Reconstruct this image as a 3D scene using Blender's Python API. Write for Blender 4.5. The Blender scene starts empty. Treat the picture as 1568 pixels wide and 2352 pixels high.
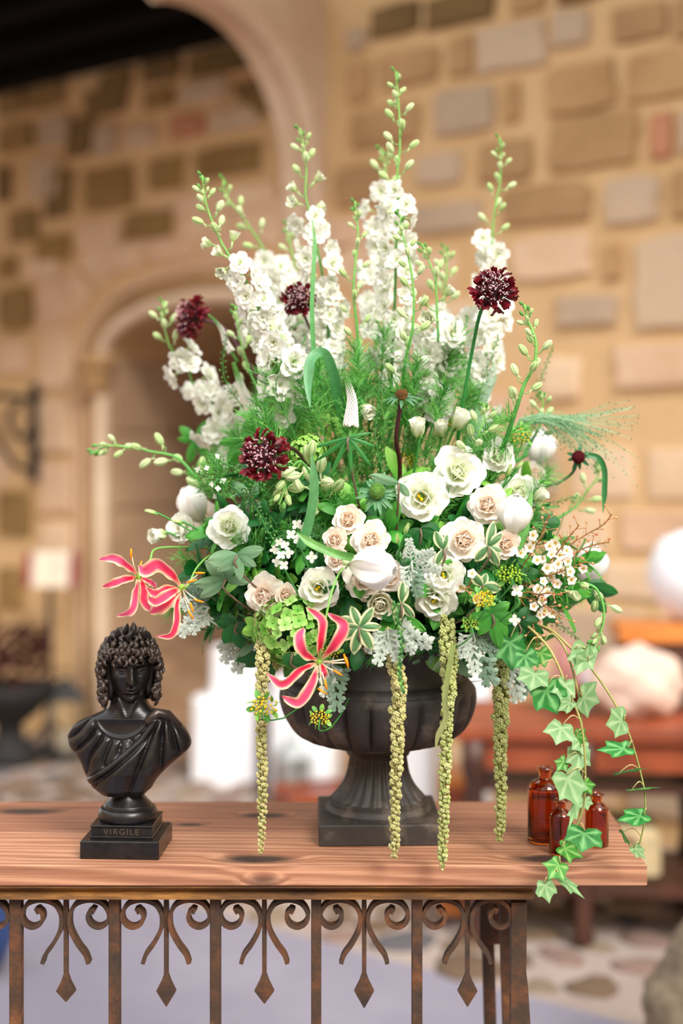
import bpy, math, random
from math import sin, cos, pi, sqrt, exp
from mathutils import Vector, Matrix, Quaternion
random.seed(7)
R = random.random
def U(a, b): return a + (b - a) * random.random()
SC = bpy.context.scene
COL = SC.collection

# ------------------------------------------------------------ camera, world, sun, exposure
F, CX, YH, ZC = 3267.0, 784.0, 1037.0, 1.64
cam = bpy.data.cameras.new('camera'); camo = bpy.data.objects.new('camera', cam); COL.objects.link(camo)
cam.sensor_fit = 'VERTICAL'; cam.sensor_height = 36.0; cam.lens = 36.0 * F / 2352
cam.shift_y = -(1176 - YH) / 2352
camo.location = (0, 0, ZC); camo.rotation_euler = (pi / 2, 0, 0)
cam.clip_start = 0.05; cam.clip_end = 100
cam.dof.use_dof = True; cam.dof.focus_distance = 2.19; cam.dof.aperture_fstop = 1.35
SC.camera = camo
w = bpy.data.worlds.new('sky'); SC.world = w; w.use_nodes = True
w.node_tree.nodes['Background'].inputs[0].default_value = (0.93, 0.97, 1.0, 1)
w.node_tree.nodes['Background'].inputs[1].default_value = 1.75
sd = bpy.data.lights.new('sun', 'SUN'); so = bpy.data.objects.new('sun', sd); COL.objects.link(so)
sd.energy = 3.2; sd.angle = math.radians(24); sd.color = (1.0, 0.95, 0.89)
so.rotation_euler = Vector((-0.35, 0.62, -0.62)).to_track_quat('-Z', 'Y').to_euler()
SC.view_settings.view_transform = 'Standard'; SC.view_settings.look = 'None'
SC.view_settings.gamma = 1; SC.view_settings.use_curve_mapping = False
SC.view_settings.exposure = 0.50

def at(px, py, Y):
    return Vector(((px - CX) / F * Y, Y, ZC - (py - YH) / F * Y))
def s2l(c):
    return tuple(((x / 255.0) / 12.92 if x / 255.0 <= 0.04045 else ((x / 255.0 + 0.055) / 1.055) ** 2.4) for x in c)
def mix(a, b, t):
    return tuple(a[i] + (b[i] - a[i]) * t for i in range(3))
def clamp(x, a=0.0, b=1.0): return max(a, min(b, x))
def sstep(a, b, x):
    t = clamp((x - a) / (b - a)); return t * t * (3 - 2 * t)

# ------------------------------------------------------------ materials
MATS = {}
def newmat(name):
    m = bpy.data.materials.new(name); m.use_nodes = True
    nt = m.node_tree; b = nt.nodes['Principled BSDF']
    MATS[name] = m
    return m, nt, b
def node(nt, typ, **kw):
    n = nt.nodes.new(typ)
    for k, v in kw.items(): setattr(n, k, v)
    return n
def ramp(nt, fac, stops):
    r = nt.nodes.new('ShaderNodeValToRGB')
    el = r.color_ramp.elements
    while len(el) < len(stops): el.new(0.5)
    for e, (p, c) in zip(el, stops): e.position = p; e.color = (*c, 1)
    nt.links.new(fac, r.inputs[0]); return r.outputs[0]
def noise(nt, scale, detail=4, vec=None, rough=0.55, dist=0):
    n = nt.nodes.new('ShaderNodeTexNoise'); n.inputs['Scale'].default_value = scale
    n.inputs['Detail'].default_value = detail; n.inputs['Roughness'].default_value = rough
    n.inputs['Distortion'].default_value = dist
    if vec is not None: nt.links.new(vec, n.inputs['Vector'])
    return n.outputs['Fac']
def objco(nt, scale=None):
    t = nt.nodes.new('ShaderNodeTexCoord')
    if scale is None: return t.outputs['Object']
    m = nt.nodes.new('ShaderNodeMapping'); m.inputs['Scale'].default_value = scale
    nt.links.new(t.outputs['Object'], m.inputs['Vector']); return m.outputs[0]
def bump(nt, b, h, strength, dist):
    n = nt.nodes.new('ShaderNodeBump'); n.inputs['Strength'].default_value = strength
    n.inputs['Distance'].default_value = dist
    nt.links.new(h, n.inputs['Height']); nt.links.new(n.outputs[0], b.inputs['Normal'])
def mixc(nt, fac, a, b, mode='MIX'):
    n = nt.nodes.new('ShaderNodeMix'); n.data_type = 'RGBA'; n.blend_type = mode
    for s, v in ((0, fac), (6, a), (7, b)):
        if isinstance(v, (int, float)): n.inputs[s].default_value = v
        elif isinstance(v, tuple): n.inputs[s].default_value = (*v, 1)
        else: nt.links.new(v, n.inputs[s])
    return n.outputs[2]

def petal_mat(name, transl=0.3, rough=0.55, var=0.08, spec=0.3, bmp=0.0):
    """petals and leaves: colour from the piece's own pigment attribute, thin translucent tissue"""
    m, nt, b = newmat(name)
    a = node(nt, 'ShaderNodeAttribute', attribute_name='Col')
    n = noise(nt, 90, 2, objco(nt))
    c = mixc(nt, var, a.outputs['Color'], ramp(nt, n, [(0.3, (0, 0, 0)), (0.7, (1, 1, 1))]), 'OVERLAY')
    nt.links.new(c, b.inputs['Base Color'])
    b.inputs['Roughness'].default_value = rough; b.inputs['Specular IOR Level'].default_value = spec
    if bmp: bump(nt, b, n, bmp, 0.002)
    if transl > 0:
        t = node(nt, 'ShaderNodeBsdfTranslucent'); nt.links.new(c, t.inputs['Color'])
        mx = node(nt, 'ShaderNodeMixShader'); mx.inputs[0].default_value = transl
        nt.links.new(b.outputs[0], mx.inputs[1]); nt.links.new(t.outputs[0], mx.inputs[2])
        nt.links.new(mx.outputs[0], nt.nodes['Material Output'].inputs[0])
    return m
PET = petal_mat('petal_tissue', 0.32, 0.6, 0.03, 0.25)
LEAF = petal_mat('leaf_tissue', 0.25, 0.42, 0.12, 0.45, 0.2)
STEM = petal_mat('stem_tissue', 0.0, 0.5, 0.1, 0.4)
MATTE = petal_mat('matte_grain', 0.0, 0.8, 0.15, 0.2, 0.3)
VELV = petal_mat('velvet_petal', 0.12, 0.45, 0.06, 0.45)

def stone_mat(name, c1, c2, scale=4, rough=0.9, bs=0.4, bd=0.02):
    m, nt, b = newmat(name)
    v = objco(nt); n = noise(nt, scale, 6, v, 0.65)
    rnd = node(nt, 'ShaderNodeObjectInfo').outputs['Random']
    c = ramp(nt, n, [(0.3, c1), (0.7, c2)])
    c = mixc(nt, 0.14, c, ramp(nt, rnd, [(0.0, (0.1, 0.1, 0.1)), (1.0, (1, 1, 1))]), 'OVERLAY')
    nt.links.new(c, b.inputs['Base Color']); b.inputs['Roughness'].default_value = rough
    bump(nt, b, noise(nt, scale * 9, 5, v), bs, bd); return m
MORTAR = stone_mat('lime_mortar', s2l((200, 163, 112)), s2l((218, 184, 138)), 1.4)
PALE = stone_mat('dressed_pale_stone', s2l((196, 164, 136)), s2l((222, 194, 166)), 2.0)
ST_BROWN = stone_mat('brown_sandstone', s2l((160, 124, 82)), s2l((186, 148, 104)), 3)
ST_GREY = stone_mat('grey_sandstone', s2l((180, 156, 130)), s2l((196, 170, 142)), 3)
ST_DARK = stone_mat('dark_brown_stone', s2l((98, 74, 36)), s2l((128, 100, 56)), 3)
ST_RED = stone_mat('reddish_stone', s2l((160, 106, 76)), s2l((184, 128, 96)), 3)
ST_PALE = stone_mat('pale_buff_stone', s2l((204, 168, 134)), s2l((224, 190, 158)), 3)
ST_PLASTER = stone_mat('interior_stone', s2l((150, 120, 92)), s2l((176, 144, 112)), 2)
PAVE = stone_mat('smooth_grey_paving', s2l((112, 108, 122)), s2l((128, 124, 136)), 1.5, 0.75, 0.2, 0.01)
GROUT = stone_mat('cobble_bed', s2l((140, 124, 116)), s2l((160, 144, 134)), 3, 0.9)
CB = [stone_mat('cobble_brown', s2l((84, 66, 48)), s2l((108, 86, 66)), 6),
      stone_mat('cobble_grey', s2l((78, 74, 78)), s2l((98, 94, 96)), 6),
      stone_mat('cobble_rose', s2l((112, 88, 78)), s2l((130, 106, 96)), 6),
      stone_mat('cobble_buff', s2l((118, 100, 82)), s2l((136, 120, 100)), 6)]
ROCK = stone_mat('rough_granite', s2l((116, 98, 78)), s2l((176, 158, 132)), 30, 0.95, 0.8, 0.03)
PAPER = stone_mat('crumpled_driftwood', s2l((196, 168, 150)), s2l((236, 216, 200)), 5, 0.9)

def plain(name, col, rough=0.5, metal=0.0, spec=0.5, var=None, bs=0.0, scale=20):
    m, nt, b = newmat(name)
    c2 = var if var else tuple(x * 0.8 for x in col)
    n = noise(nt, scale, 5, objco(nt))
    nt.links.new(ramp(nt, n, [(0.35, col), (0.7, c2)]), b.inputs['Base Color'])
    b.inputs['Roughness'].default_value = rough; b.inputs['Metallic'].default_value = metal
    b.inputs['Specular IOR Level'].default_value = spec
    if bs: bump(nt, b, n, bs, 0.004)
    return m
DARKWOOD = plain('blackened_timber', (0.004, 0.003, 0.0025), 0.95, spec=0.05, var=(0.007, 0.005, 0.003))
BRONZE = None
def make_bronze():
    m, nt, b = newmat('dark_bronze')
    g = node(nt, 'ShaderNodeNewGeometry')
    n = noise(nt, 60, 5, objco(nt))
    c = ramp(nt, n, [(0.3, (0.007, 0.006, 0.007)), (0.75, (0.02, 0.016, 0.015))])
    c = mixc(nt, ramp(nt, g.outputs['Pointiness'], [(0.53, (0, 0, 0)), (0.68, (0.6, 0.6, 0.6))]), c, (0.12, 0.08, 0.055))
    nt.links.new(c, b.inputs['Base Color']); b.inputs['Metallic'].default_value = 0.35
    b.inputs['Roughness'].default_value = 0.32; bump(nt, b, noise(nt, 200, 3, objco(nt)), 0.08, 0.001); return m
BRONZE = make_bronze()
BRONZE_FLAT = plain('dark_bronze_flat', (0.010, 0.009, 0.010), 0.3, 0.35, var=(0.022, 0.018, 0.016), scale=60)
def make_urn():
    m, nt, b = newmat('charcoal_cast_stone')
    n = noise(nt, 14, 6, objco(nt), 0.65); n2 = noise(nt, 70, 5, objco(nt))
    g = node(nt, 'ShaderNodeNewGeometry')
    c = ramp(nt, n, [(0.35, (0.016, 0.013, 0.011)), (0.52, (0.026, 0.021, 0.017)), (0.68, (0.11, 0.085, 0.062))])
    c = mixc(nt, ramp(nt, g.outputs['Pointiness'], [(0.40, (0.75, 0.75, 0.75)), (0.49, (0, 0, 0))]), c, (0.11, 0.088, 0.066))
    nt.links.new(c, b.inputs['Base Color']); b.inputs['Roughness'].default_value = 0.62
    bump(nt, b, n2, 0.35, 0.003); return m
URN = make_urn()
def make_rust():
    m, nt, b = newmat('rusted_iron')
    n = noise(nt, 22, 7, objco(nt), 0.7); n2 = noise(nt, 120, 4, objco(nt))
    c = ramp(nt, n, [(0.30, (0.030, 0.020, 0.014)), (0.48, (0.060, 0.030, 0.015)), (0.62, (0.125, 0.046, 0.016)), (0.78, (0.24, 0.10, 0.032))])
    nt.links.new(c, b.inputs['Base Color']); b.inputs['Roughness'].default_value = 0.72; b.inputs['Metallic'].default_value = 0.2
    bump(nt, b, n2, 0.5, 0.002); return m
RUST = make_rust()
def make_gold_rust():
    m, nt, b = newmat('ochre_rusted_rail')
    n = noise(nt, 6, 6, objco(nt, (1, 1, 9)), 0.7)
    c = ramp(nt, n, [(0.3, (0.045, 0.022, 0.010)), (0.5, (0.16, 0.07, 0.018)), (0.68, (0.38, 0.17, 0.035))])
    nt.links.new(c, b.inputs['Base Color']); b.inputs['Roughness'].default_value = 0.6
    bump(nt, b, n, 0.4, 0.002); return m
GRUST = make_gold_rust()
def make_wood(name, knots, c1, c2, c3):
    m, nt, b = newmat(name)
    co = objco(nt)
    # knots bend the grain and stain it
    mask = None; vec = co
    for (kx, ky, kz, r) in knots:
        mp = node(nt, 'ShaderNodeMapping'); mp.inputs['Location'].default_value = (-kx / r * 0.4, -ky / r, -kz / r)
        mp.inputs['Scale'].default_value = (0.4 / r, 1 / r, 1 / r)
        nt.links.new(co, mp.inputs['Vector'])
        ln = node(nt, 'ShaderNodeVectorMath', operation='LENGTH'); nt.links.new(mp.outputs[0], ln.inputs[0])
        mr = node(nt, 'ShaderNodeMapRange'); mr.interpolation_type = 'SMOOTHSTEP'
        mr.inputs['From Min'].default_value = 0.3; mr.inputs['From Max'].default_value = 1.5
        mr.inputs['To Min'].default_value = 1; mr.inputs['To Max'].default_value = 0
        nt.links.new(ln.outputs['Value'], mr.inputs['Value'])
        if mask is None: mask = mr.outputs[0]
        else:
            mx = node(nt, 'ShaderNodeMath', operation='MAXIMUM')
            nt.links.new(mask, mx.inputs[0]); nt.links.new(mr.outputs[0], mx.inputs[1]); mask = mx.outputs[0]
    wv = node(nt, 'ShaderNodeTexWave'); wv.wave_type = 'BANDS'; wv.bands_direction = 'DIAGONAL'
    mp = node(nt, 'ShaderNodeMapping'); mp.inputs['Scale'].default_value = (0.5, 9, 9); nt.links.new(co, mp.inputs['Vector'])
    add = node(nt, 'ShaderNodeVectorMath', operation='ADD'); nt.links.new(mp.outputs[0], add.inputs[0])
    cm = node(nt, 'ShaderNodeCombineXYZ')
    ml = node(nt, 'ShaderNodeMath', operation='MULTIPLY'); nt.links.new(mask, ml.inputs[0]); ml.inputs[1].default_value = 0.35
    nt.links.new(ml.outputs[0], cm.inputs[1]); nt.links.new(cm.outputs[0], add.inputs[1])
    nt.links.new(add.outputs[0], wv.inputs['Vector'])
    wv.inputs['Scale'].default_value = 3.4; wv.inputs['Distortion'].default_value = 7.0; wv.inputs['Detail'].default_value = 3
    wv.inputs['Detail Scale'].default_value = 0.9
    fine = noise(nt, 6, 6, objco(nt, (0.6, 28, 28)), 0.7)
    c = ramp(nt, wv.outputs['Fac'], [(0.1, c1), (0.55, c2), (0.95, c3)])
    c = mixc(nt, 0.45, c, ramp(nt, fine, [(0.3, (0.18, 0.15, 0.13)), (0.75, (0.85, 0.85, 0.85))]), 'OVERLAY')
    crk = noise(nt, 3.0, 4, objco(nt, (0.35, 30, 30)), 0.6)
    c = mixc(nt, ramp(nt, crk, [(0.66, (0, 0, 0)), (0.70, (0.7, 0.7, 0.7))]), c, (0.09, 0.045, 0.03))
    c = mixc(nt, ramp(nt, mask, [(0.35, (0, 0, 0)), (0.75, (0.55, 0.55, 0.55)), (0.97, (1, 1, 1))]), c, (0.035, 0.018, 0.012))
    nt.links.new(c, b.inputs['Base Color']); b.inputs['Roughness'].default_value = 0.55
    bump(nt, b, fine, 0.25, 0.002); return m

# ------------------------------------------------------------ mesh helpers
class MB:
    def __init__(s): s.v = []; s.f = []; s.c = []
    def add(s, vs, fs, col=(0.8, 0.8, 0.8)):
        o = len(s.v); s.v += [tuple(p) for p in vs]; s.f += [tuple(i + o for i in q) for q in fs]
        s.c += list(col) if isinstance(col, list) else [col] * len(vs)
        return s
    def grid(s, n, m, fn, closed=False):
        vs = []; cs = []
        for i in range(n + 1):
            for j in range(m if closed else m + 1):
                p, c = fn(i / n, j / m); vs.append(p); cs.append(c)
        k = m if closed else m + 1
        fs = [(i * k + j, i * k + (j + 1) % k, (i + 1) * k + (j + 1) % k, (i + 1) * k + j) for i in range(n) for j in range(m)]
        return s.add(vs, fs, cs)
    def box(s, a, b, col=(0.8,) * 3, M=None, ch=0.0):
        x0, y0, z0 = a; x1, y1, z1 = b
        if ch <= 0:
            vs = [(x, y, z) for x in (x0, x1) for y in (y0, y1) for z in (z0, z1)]
            fs = [(0, 1, 3, 2), (4, 6, 7, 5), (0, 4, 5, 1), (2, 3, 7, 6), (0, 2, 6, 4), (1, 5, 7, 3)]
        else:
            vs = []; 
            for z, e in ((z0, ch), (z0 + ch, 0), (z1 - ch, 0), (z1, ch)):
                X0, X1, Y0, Y1 = x0 + e, x1 - e, y0 + e, y1 - e
                for (x, y) in ((X0 + ch, Y0), (X1 - ch, Y0), (X1, Y0 + ch), (X1, Y1 - ch), (X1 - ch, Y1), (X0 + ch, Y1), (X0, Y1 - ch), (X0, Y0 + ch)):
                    vs.append((x, y, z))
            fs = [tuple(range(7, -1, -1)), tuple(range(24, 32))]
            for k in range(3):
                for j in range(8): fs.append((k * 8 + j, k * 8 + (j + 1) % 8, (k + 1) * 8 + (j + 1) % 8, (k + 1) * 8 + j))
        if M is not None: vs = [M @ Vector(p) for p in vs]
        return s.add(vs, fs, col)
    def tube(s, pts, rad, col=(0.8,) * 3, n=6, cap=True, flat=1.0):
        pts = [Vector(p) for p in pts]; m = len(pts)
        if not isinstance(rad, (list, tuple)): rad = [rad] * m
        t0 = (pts[1] - pts[0]).normalized()
        ref = Vector((0, 0, 1)) if abs(t0.z) < 0.9 else Vector((0, 1, 0))
        nx = t0.cross(ref).normalized(); vs = []; cs = []
        for i, p in enumerate(pts):
            t = (pts[min(i + 1, m - 1)] - pts[max(i - 1, 0)]).normalized()
            nx = (nx - t * nx.dot(t)).normalized(); ny = t.cross(nx)
            for k in range(n):
                a = 2 * pi * k / n
                vs.append(p + (nx * cos(a) + ny * sin(a) * flat) * rad[i])
                cs.append(col(i / (m - 1)) if callable(col) else col)
        fs = [(i * n + k, i * n + (k + 1) % n, (i + 1) * n + (k + 1) % n, (i + 1) * n + k) for i in range(m - 1) for k in range(n)]
        if cap: fs += [tuple(range(n - 1, -1, -1)), tuple(range((m - 1) * n, m * n))]
        return s.add(vs, fs, cs)
    def lathe(s, prof, n=32, col=(0.8,) * 3, M=None, fn=None):
        vs = []; 
        for (r, z) in prof:
            for k in range(n):
                a = 2 * pi * k / n; rr = fn(r, z, a) if fn else r
                vs.append(Vector((rr * cos(a), rr * sin(a), z)))
        if M is not None: vs = [M @ p for p in vs]
        fs = [(i * n + k, i * n + (k + 1) % n, (i + 1) * n + (k + 1) % n, (i + 1) * n + k) for i in range(len(prof) - 1) for k in range(n)]
        fs += [tuple(range(n - 1, -1, -1)), tuple(range((len(prof) - 1) * n, len(prof) * n))]
        return s.add(vs, fs, col)
    def ball(s, c, r, col=(0.8,) * 3, n=8, m=5, M=None, fn=None):
        if not isinstance(r, (list, tuple)): r = (r, r, r)
        vs = []; cs = []
        for i in range(m + 1):
            th = pi * (i + 0.0) / m
            for k in range(n):
                a = 2 * pi * k / n
                d = Vector((sin(th) * cos(a), sin(th) * sin(a), -cos(th)))
                q = fn(d) if fn else 1.0
                p = Vector((d.x * r[0] * q, d.y * r[1] * q, d.z * r[2] * q))
                if M is not None: p = M @ p
                vs.append(Vector(c) + p); cs.append(col(d) if callable(col) else col)
        fs = [(i * n + k, i * n + (k + 1) % n, (i + 1) * n + (k + 1) % n, (i + 1) * n + k) for i in range(m) for k in range(n)]
        return s.add(vs, fs, cs)
    def mesh(s, name, mat, smooth=True, autos=None):
        me = bpy.data.meshes.new(name); me.from_pydata(s.v, [], s.f)
        at_ = me.color_attributes.new('Col', 'FLOAT_COLOR', 'POINT')
        fl = []
        for c in s.c: fl += [c[0], c[1], c[2], 1.0]
        at_.data.foreach_set('color', fl)
        me.materials.append(mat)
        if smooth: me.polygons.foreach_set('use_smooth', [True] * len(me.polygons))
        if autos: me.set_sharp_from_angle(angle=math.radians(autos))
        me.update(); return me
    def build(s, name, mat, parent=None, smooth=True, autos=None):
        return link(name, s.mesh(name, mat, smooth, autos), parent)
def link(name, me, parent=None, M=None):
    o = bpy.data.objects.new(name, me); COL.objects.link(o)
    if parent is not None: o.parent = parent
    if M is not None: o.matrix_basis = M
    return o
def tag(o, label, cat, group=None):
    o['label'] = label; o['category'] = cat
    if group: o['group'] = group
    return o
def thing(name, label, cat, M=None, group=None):
    o = bpy.data.objects.new(name, None); COL.objects.link(o); o.empty_display_size = 0.02
    if M is not None: o.matrix_basis = M if isinstance(M, Matrix) else Matrix.Translation(M)
    return tag(o, label, cat, group)
def struct(o): o['kind'] = 'structure'; return o
def dup(root, M, label, group=None, skip=()):
    r = root.copy(); COL.objects.link(r); r.matrix_basis = M; r['label'] = label
    if group: r['group'] = group
    for ch in root.children:
        if ch.get('own'): continue
        c = ch.copy(); COL.objects.link(c); c.parent = r
        for g in ch.children:
            d = g.copy(); COL.objects.link(d); d.parent = c
    return r
def T(v): return Matrix.Translation(Vector(v))
def RZ(a): return Matrix.Rotation(a, 4, 'Z')
def face(loc, d, spin=0.0, sc=1.0):
    q = Vector(d).normalized().to_track_quat('Z', 'Y').to_matrix().to_4x4()
    return T(loc) @ q @ RZ(spin) @ Matrix.Scale(sc, 4)
def catmull(P, k=6):
    P = [Vector(p) for p in P]; Q = [P[0] * 2 - P[1]] + P + [P[-1] * 2 - P[-2]]; out = []
    for i in range(1, len(Q) - 2):
        for j in range(k):
            t = j / k; a, b, c, d = Q[i - 1], Q[i], Q[i + 1], Q[i + 2]
            out.append(0.5 * ((2 * b) + (c - a) * t + (2 * a - 5 * b + 4 * c - d) * t * t + (3 * b - a - 3 * c + d) * t ** 3))
    out.append(P[-1]); return out

# ============================================================ THE SETTING
W0 = (-1.86, 8.3); UU = (0.80, -0.60); NN = (-0.60, -0.80)
def wt(px):
    r = (px - CX) / F; return (r * W0[1] - W0[0]) / (UU[0] - r * UU[1])
def wtz(px, py):
    t = wt(px); return t, ZC - (py - YH) / F * (W0[1] + UU[1] * t)
def wp(t, z, o=0.0):
    return Vector((W0[0] + UU[0] * t + NN[0] * o, W0[1] + UU[1] * t + NN[1] * o, z))
DT0, DT1, DZ, DR = 0.70, 2.17, 2.15, 0.27
DC, DH = (DT0 + DT1) / 2, (DT1 - DT0) / 2
def archz(t, e=0.0):
    q = clamp(1 - ((t - DC) / (DH + e)) ** 2, 0, 1); return DZ + (DR + e) * q ** 0.45
wall = MB()
def wquad(t0, t1, z0a, z0b, z1a, z1b, o=0.0):
    wall.add([wp(t0, z0a, o), wp(t1, z0b, o), wp(t1, z1b, o), wp(t0, z1a, o)], [(0, 1, 2, 3)])
WT = 6.2
wquad(-5, DT0, 0, 0, WT, WT); wquad(DT1, 8, 0, 0, WT, WT)
NA = 26
for i in range(NA):
    a, b = DC - DH * cos(pi * i / NA), DC - DH * cos(pi * (i + 1) / NA)
    wquad(a, b, archz(a), archz(b), WT, WT)
    wall.add([wp(a, archz(a)), wp(b, archz(b)), wp(b, archz(b), -1.5), wp(a, archz(a), -1.5)], [(0, 3, 2, 1)])
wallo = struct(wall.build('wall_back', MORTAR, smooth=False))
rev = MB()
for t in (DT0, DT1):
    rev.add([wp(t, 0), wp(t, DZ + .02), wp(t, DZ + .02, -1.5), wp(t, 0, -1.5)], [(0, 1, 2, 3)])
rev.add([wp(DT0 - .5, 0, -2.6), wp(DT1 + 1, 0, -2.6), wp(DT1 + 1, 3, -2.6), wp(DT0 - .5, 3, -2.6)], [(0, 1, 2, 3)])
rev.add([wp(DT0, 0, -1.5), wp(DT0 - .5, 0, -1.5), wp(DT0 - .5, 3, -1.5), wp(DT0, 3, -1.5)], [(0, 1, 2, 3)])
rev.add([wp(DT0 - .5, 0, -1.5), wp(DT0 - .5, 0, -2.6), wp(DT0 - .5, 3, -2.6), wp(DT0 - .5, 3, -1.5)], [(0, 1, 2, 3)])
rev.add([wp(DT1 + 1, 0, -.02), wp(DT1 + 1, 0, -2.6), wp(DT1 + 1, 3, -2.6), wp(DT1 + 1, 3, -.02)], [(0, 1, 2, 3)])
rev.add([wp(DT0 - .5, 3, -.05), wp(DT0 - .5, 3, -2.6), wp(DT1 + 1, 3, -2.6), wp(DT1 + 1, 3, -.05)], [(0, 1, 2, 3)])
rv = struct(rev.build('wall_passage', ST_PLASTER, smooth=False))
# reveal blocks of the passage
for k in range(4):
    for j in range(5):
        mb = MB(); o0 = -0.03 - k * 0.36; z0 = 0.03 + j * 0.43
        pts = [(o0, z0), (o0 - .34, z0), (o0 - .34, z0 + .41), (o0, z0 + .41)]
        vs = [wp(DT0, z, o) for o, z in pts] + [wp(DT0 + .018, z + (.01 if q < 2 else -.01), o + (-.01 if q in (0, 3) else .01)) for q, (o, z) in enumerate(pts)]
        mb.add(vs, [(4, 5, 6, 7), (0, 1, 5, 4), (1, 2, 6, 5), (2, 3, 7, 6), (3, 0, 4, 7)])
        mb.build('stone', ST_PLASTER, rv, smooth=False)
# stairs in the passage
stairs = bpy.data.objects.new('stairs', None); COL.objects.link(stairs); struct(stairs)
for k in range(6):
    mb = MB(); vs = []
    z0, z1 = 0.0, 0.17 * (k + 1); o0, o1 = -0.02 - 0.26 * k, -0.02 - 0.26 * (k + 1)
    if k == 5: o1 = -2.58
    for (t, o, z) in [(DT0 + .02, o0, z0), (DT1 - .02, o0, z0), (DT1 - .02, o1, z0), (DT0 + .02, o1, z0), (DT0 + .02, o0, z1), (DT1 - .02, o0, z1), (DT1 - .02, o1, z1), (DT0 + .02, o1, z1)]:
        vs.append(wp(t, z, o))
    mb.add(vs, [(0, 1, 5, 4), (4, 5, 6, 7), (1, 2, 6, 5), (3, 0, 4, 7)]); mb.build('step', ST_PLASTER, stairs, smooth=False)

def stone(x0, y0, x1, y1, mat, jag=0.14, depth=0.03, lean=0.0):
    t0, za = wtz(x0, (y0 + y1) / 2); t1, zb = wtz(x1, (y0 + y1) / 2); tm = wt((x0 + x1) / 2)
    Ym = W0[1] + UU[1] * tm
    cz = ZC - ((y0 + y1) / 2 - YH) / F * Ym; hz = (y1 - y0) / 2 / F * Ym
    ct, ht = (t0 + t1) / 2, (t1 - t0) / 2
    RECT.append((ct - ht, cz - hz, ct + ht, cz + hz))
    N = 12; out = []
    for k in range(N):
        a = 2 * pi * (k + 0.5) / N; ca, sa = cos(a), sin(a)
        q = 1 / max(abs(ca), abs(sa)) ** 0.86
        out.append((ca * q * (1 + U(-jag, jag) * .5), sa * q * (1 + U(-jag, jag) * .6)))
    vs = []
    for e, o in ((1.0, -0.004), (0.99, depth * .6), (0.93, depth), (0.6, depth * U(.9, 1.25))):
        for (a, b) in out: vs.append(wp(ct + a * ht * e + lean * b * ht, cz + b * hz * e, o))
    fs = [tuple(range(3 * N, 4 * N))]
    for r in range(3):
        for k in range(N): fs.append((r * N + k, r * N + (k + 1) % N, (r + 1) * N + (k + 1) % N, (r + 1) * N + k))
    mb = MB(); mb.add(vs, fs); return mb.build('stone', mat, wallo, smooth=False)
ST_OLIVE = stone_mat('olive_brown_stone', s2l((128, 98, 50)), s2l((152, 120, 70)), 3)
RECT = []
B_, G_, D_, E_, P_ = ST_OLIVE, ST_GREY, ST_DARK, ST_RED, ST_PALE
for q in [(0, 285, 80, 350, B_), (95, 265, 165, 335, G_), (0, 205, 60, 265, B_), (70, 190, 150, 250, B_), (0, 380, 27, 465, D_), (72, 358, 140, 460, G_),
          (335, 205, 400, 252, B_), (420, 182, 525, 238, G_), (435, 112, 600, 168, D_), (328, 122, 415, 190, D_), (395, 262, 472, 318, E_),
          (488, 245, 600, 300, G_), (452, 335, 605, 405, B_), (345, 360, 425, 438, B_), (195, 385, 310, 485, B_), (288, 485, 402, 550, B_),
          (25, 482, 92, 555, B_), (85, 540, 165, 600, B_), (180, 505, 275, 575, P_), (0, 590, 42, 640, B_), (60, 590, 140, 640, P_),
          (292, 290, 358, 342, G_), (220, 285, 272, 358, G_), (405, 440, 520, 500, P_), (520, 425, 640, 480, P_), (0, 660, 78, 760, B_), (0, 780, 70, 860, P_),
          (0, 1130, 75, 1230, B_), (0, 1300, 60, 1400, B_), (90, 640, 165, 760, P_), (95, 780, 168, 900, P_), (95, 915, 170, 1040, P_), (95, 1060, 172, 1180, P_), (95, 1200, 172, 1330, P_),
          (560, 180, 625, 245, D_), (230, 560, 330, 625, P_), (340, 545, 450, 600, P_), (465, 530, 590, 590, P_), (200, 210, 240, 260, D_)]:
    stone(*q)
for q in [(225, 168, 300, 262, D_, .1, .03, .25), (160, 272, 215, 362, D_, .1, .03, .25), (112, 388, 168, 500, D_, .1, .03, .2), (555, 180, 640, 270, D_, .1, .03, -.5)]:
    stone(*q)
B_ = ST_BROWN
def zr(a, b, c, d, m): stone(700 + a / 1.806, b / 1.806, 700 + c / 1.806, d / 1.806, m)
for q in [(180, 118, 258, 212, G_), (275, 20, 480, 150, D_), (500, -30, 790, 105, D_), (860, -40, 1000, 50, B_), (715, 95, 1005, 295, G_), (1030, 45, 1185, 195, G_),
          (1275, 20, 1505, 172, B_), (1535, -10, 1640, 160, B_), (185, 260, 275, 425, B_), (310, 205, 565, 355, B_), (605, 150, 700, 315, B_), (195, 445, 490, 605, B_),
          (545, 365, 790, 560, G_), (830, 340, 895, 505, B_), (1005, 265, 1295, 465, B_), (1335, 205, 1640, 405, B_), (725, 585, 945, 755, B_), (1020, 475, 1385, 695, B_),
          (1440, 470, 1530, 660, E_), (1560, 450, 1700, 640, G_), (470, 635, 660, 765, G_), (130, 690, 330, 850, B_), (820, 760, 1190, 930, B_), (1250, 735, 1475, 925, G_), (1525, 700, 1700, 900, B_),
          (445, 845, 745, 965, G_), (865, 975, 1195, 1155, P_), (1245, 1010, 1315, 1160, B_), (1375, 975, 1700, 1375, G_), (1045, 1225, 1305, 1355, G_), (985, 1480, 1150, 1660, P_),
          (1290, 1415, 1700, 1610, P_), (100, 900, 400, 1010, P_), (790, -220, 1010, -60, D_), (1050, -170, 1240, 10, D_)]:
    zr(*q)
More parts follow.
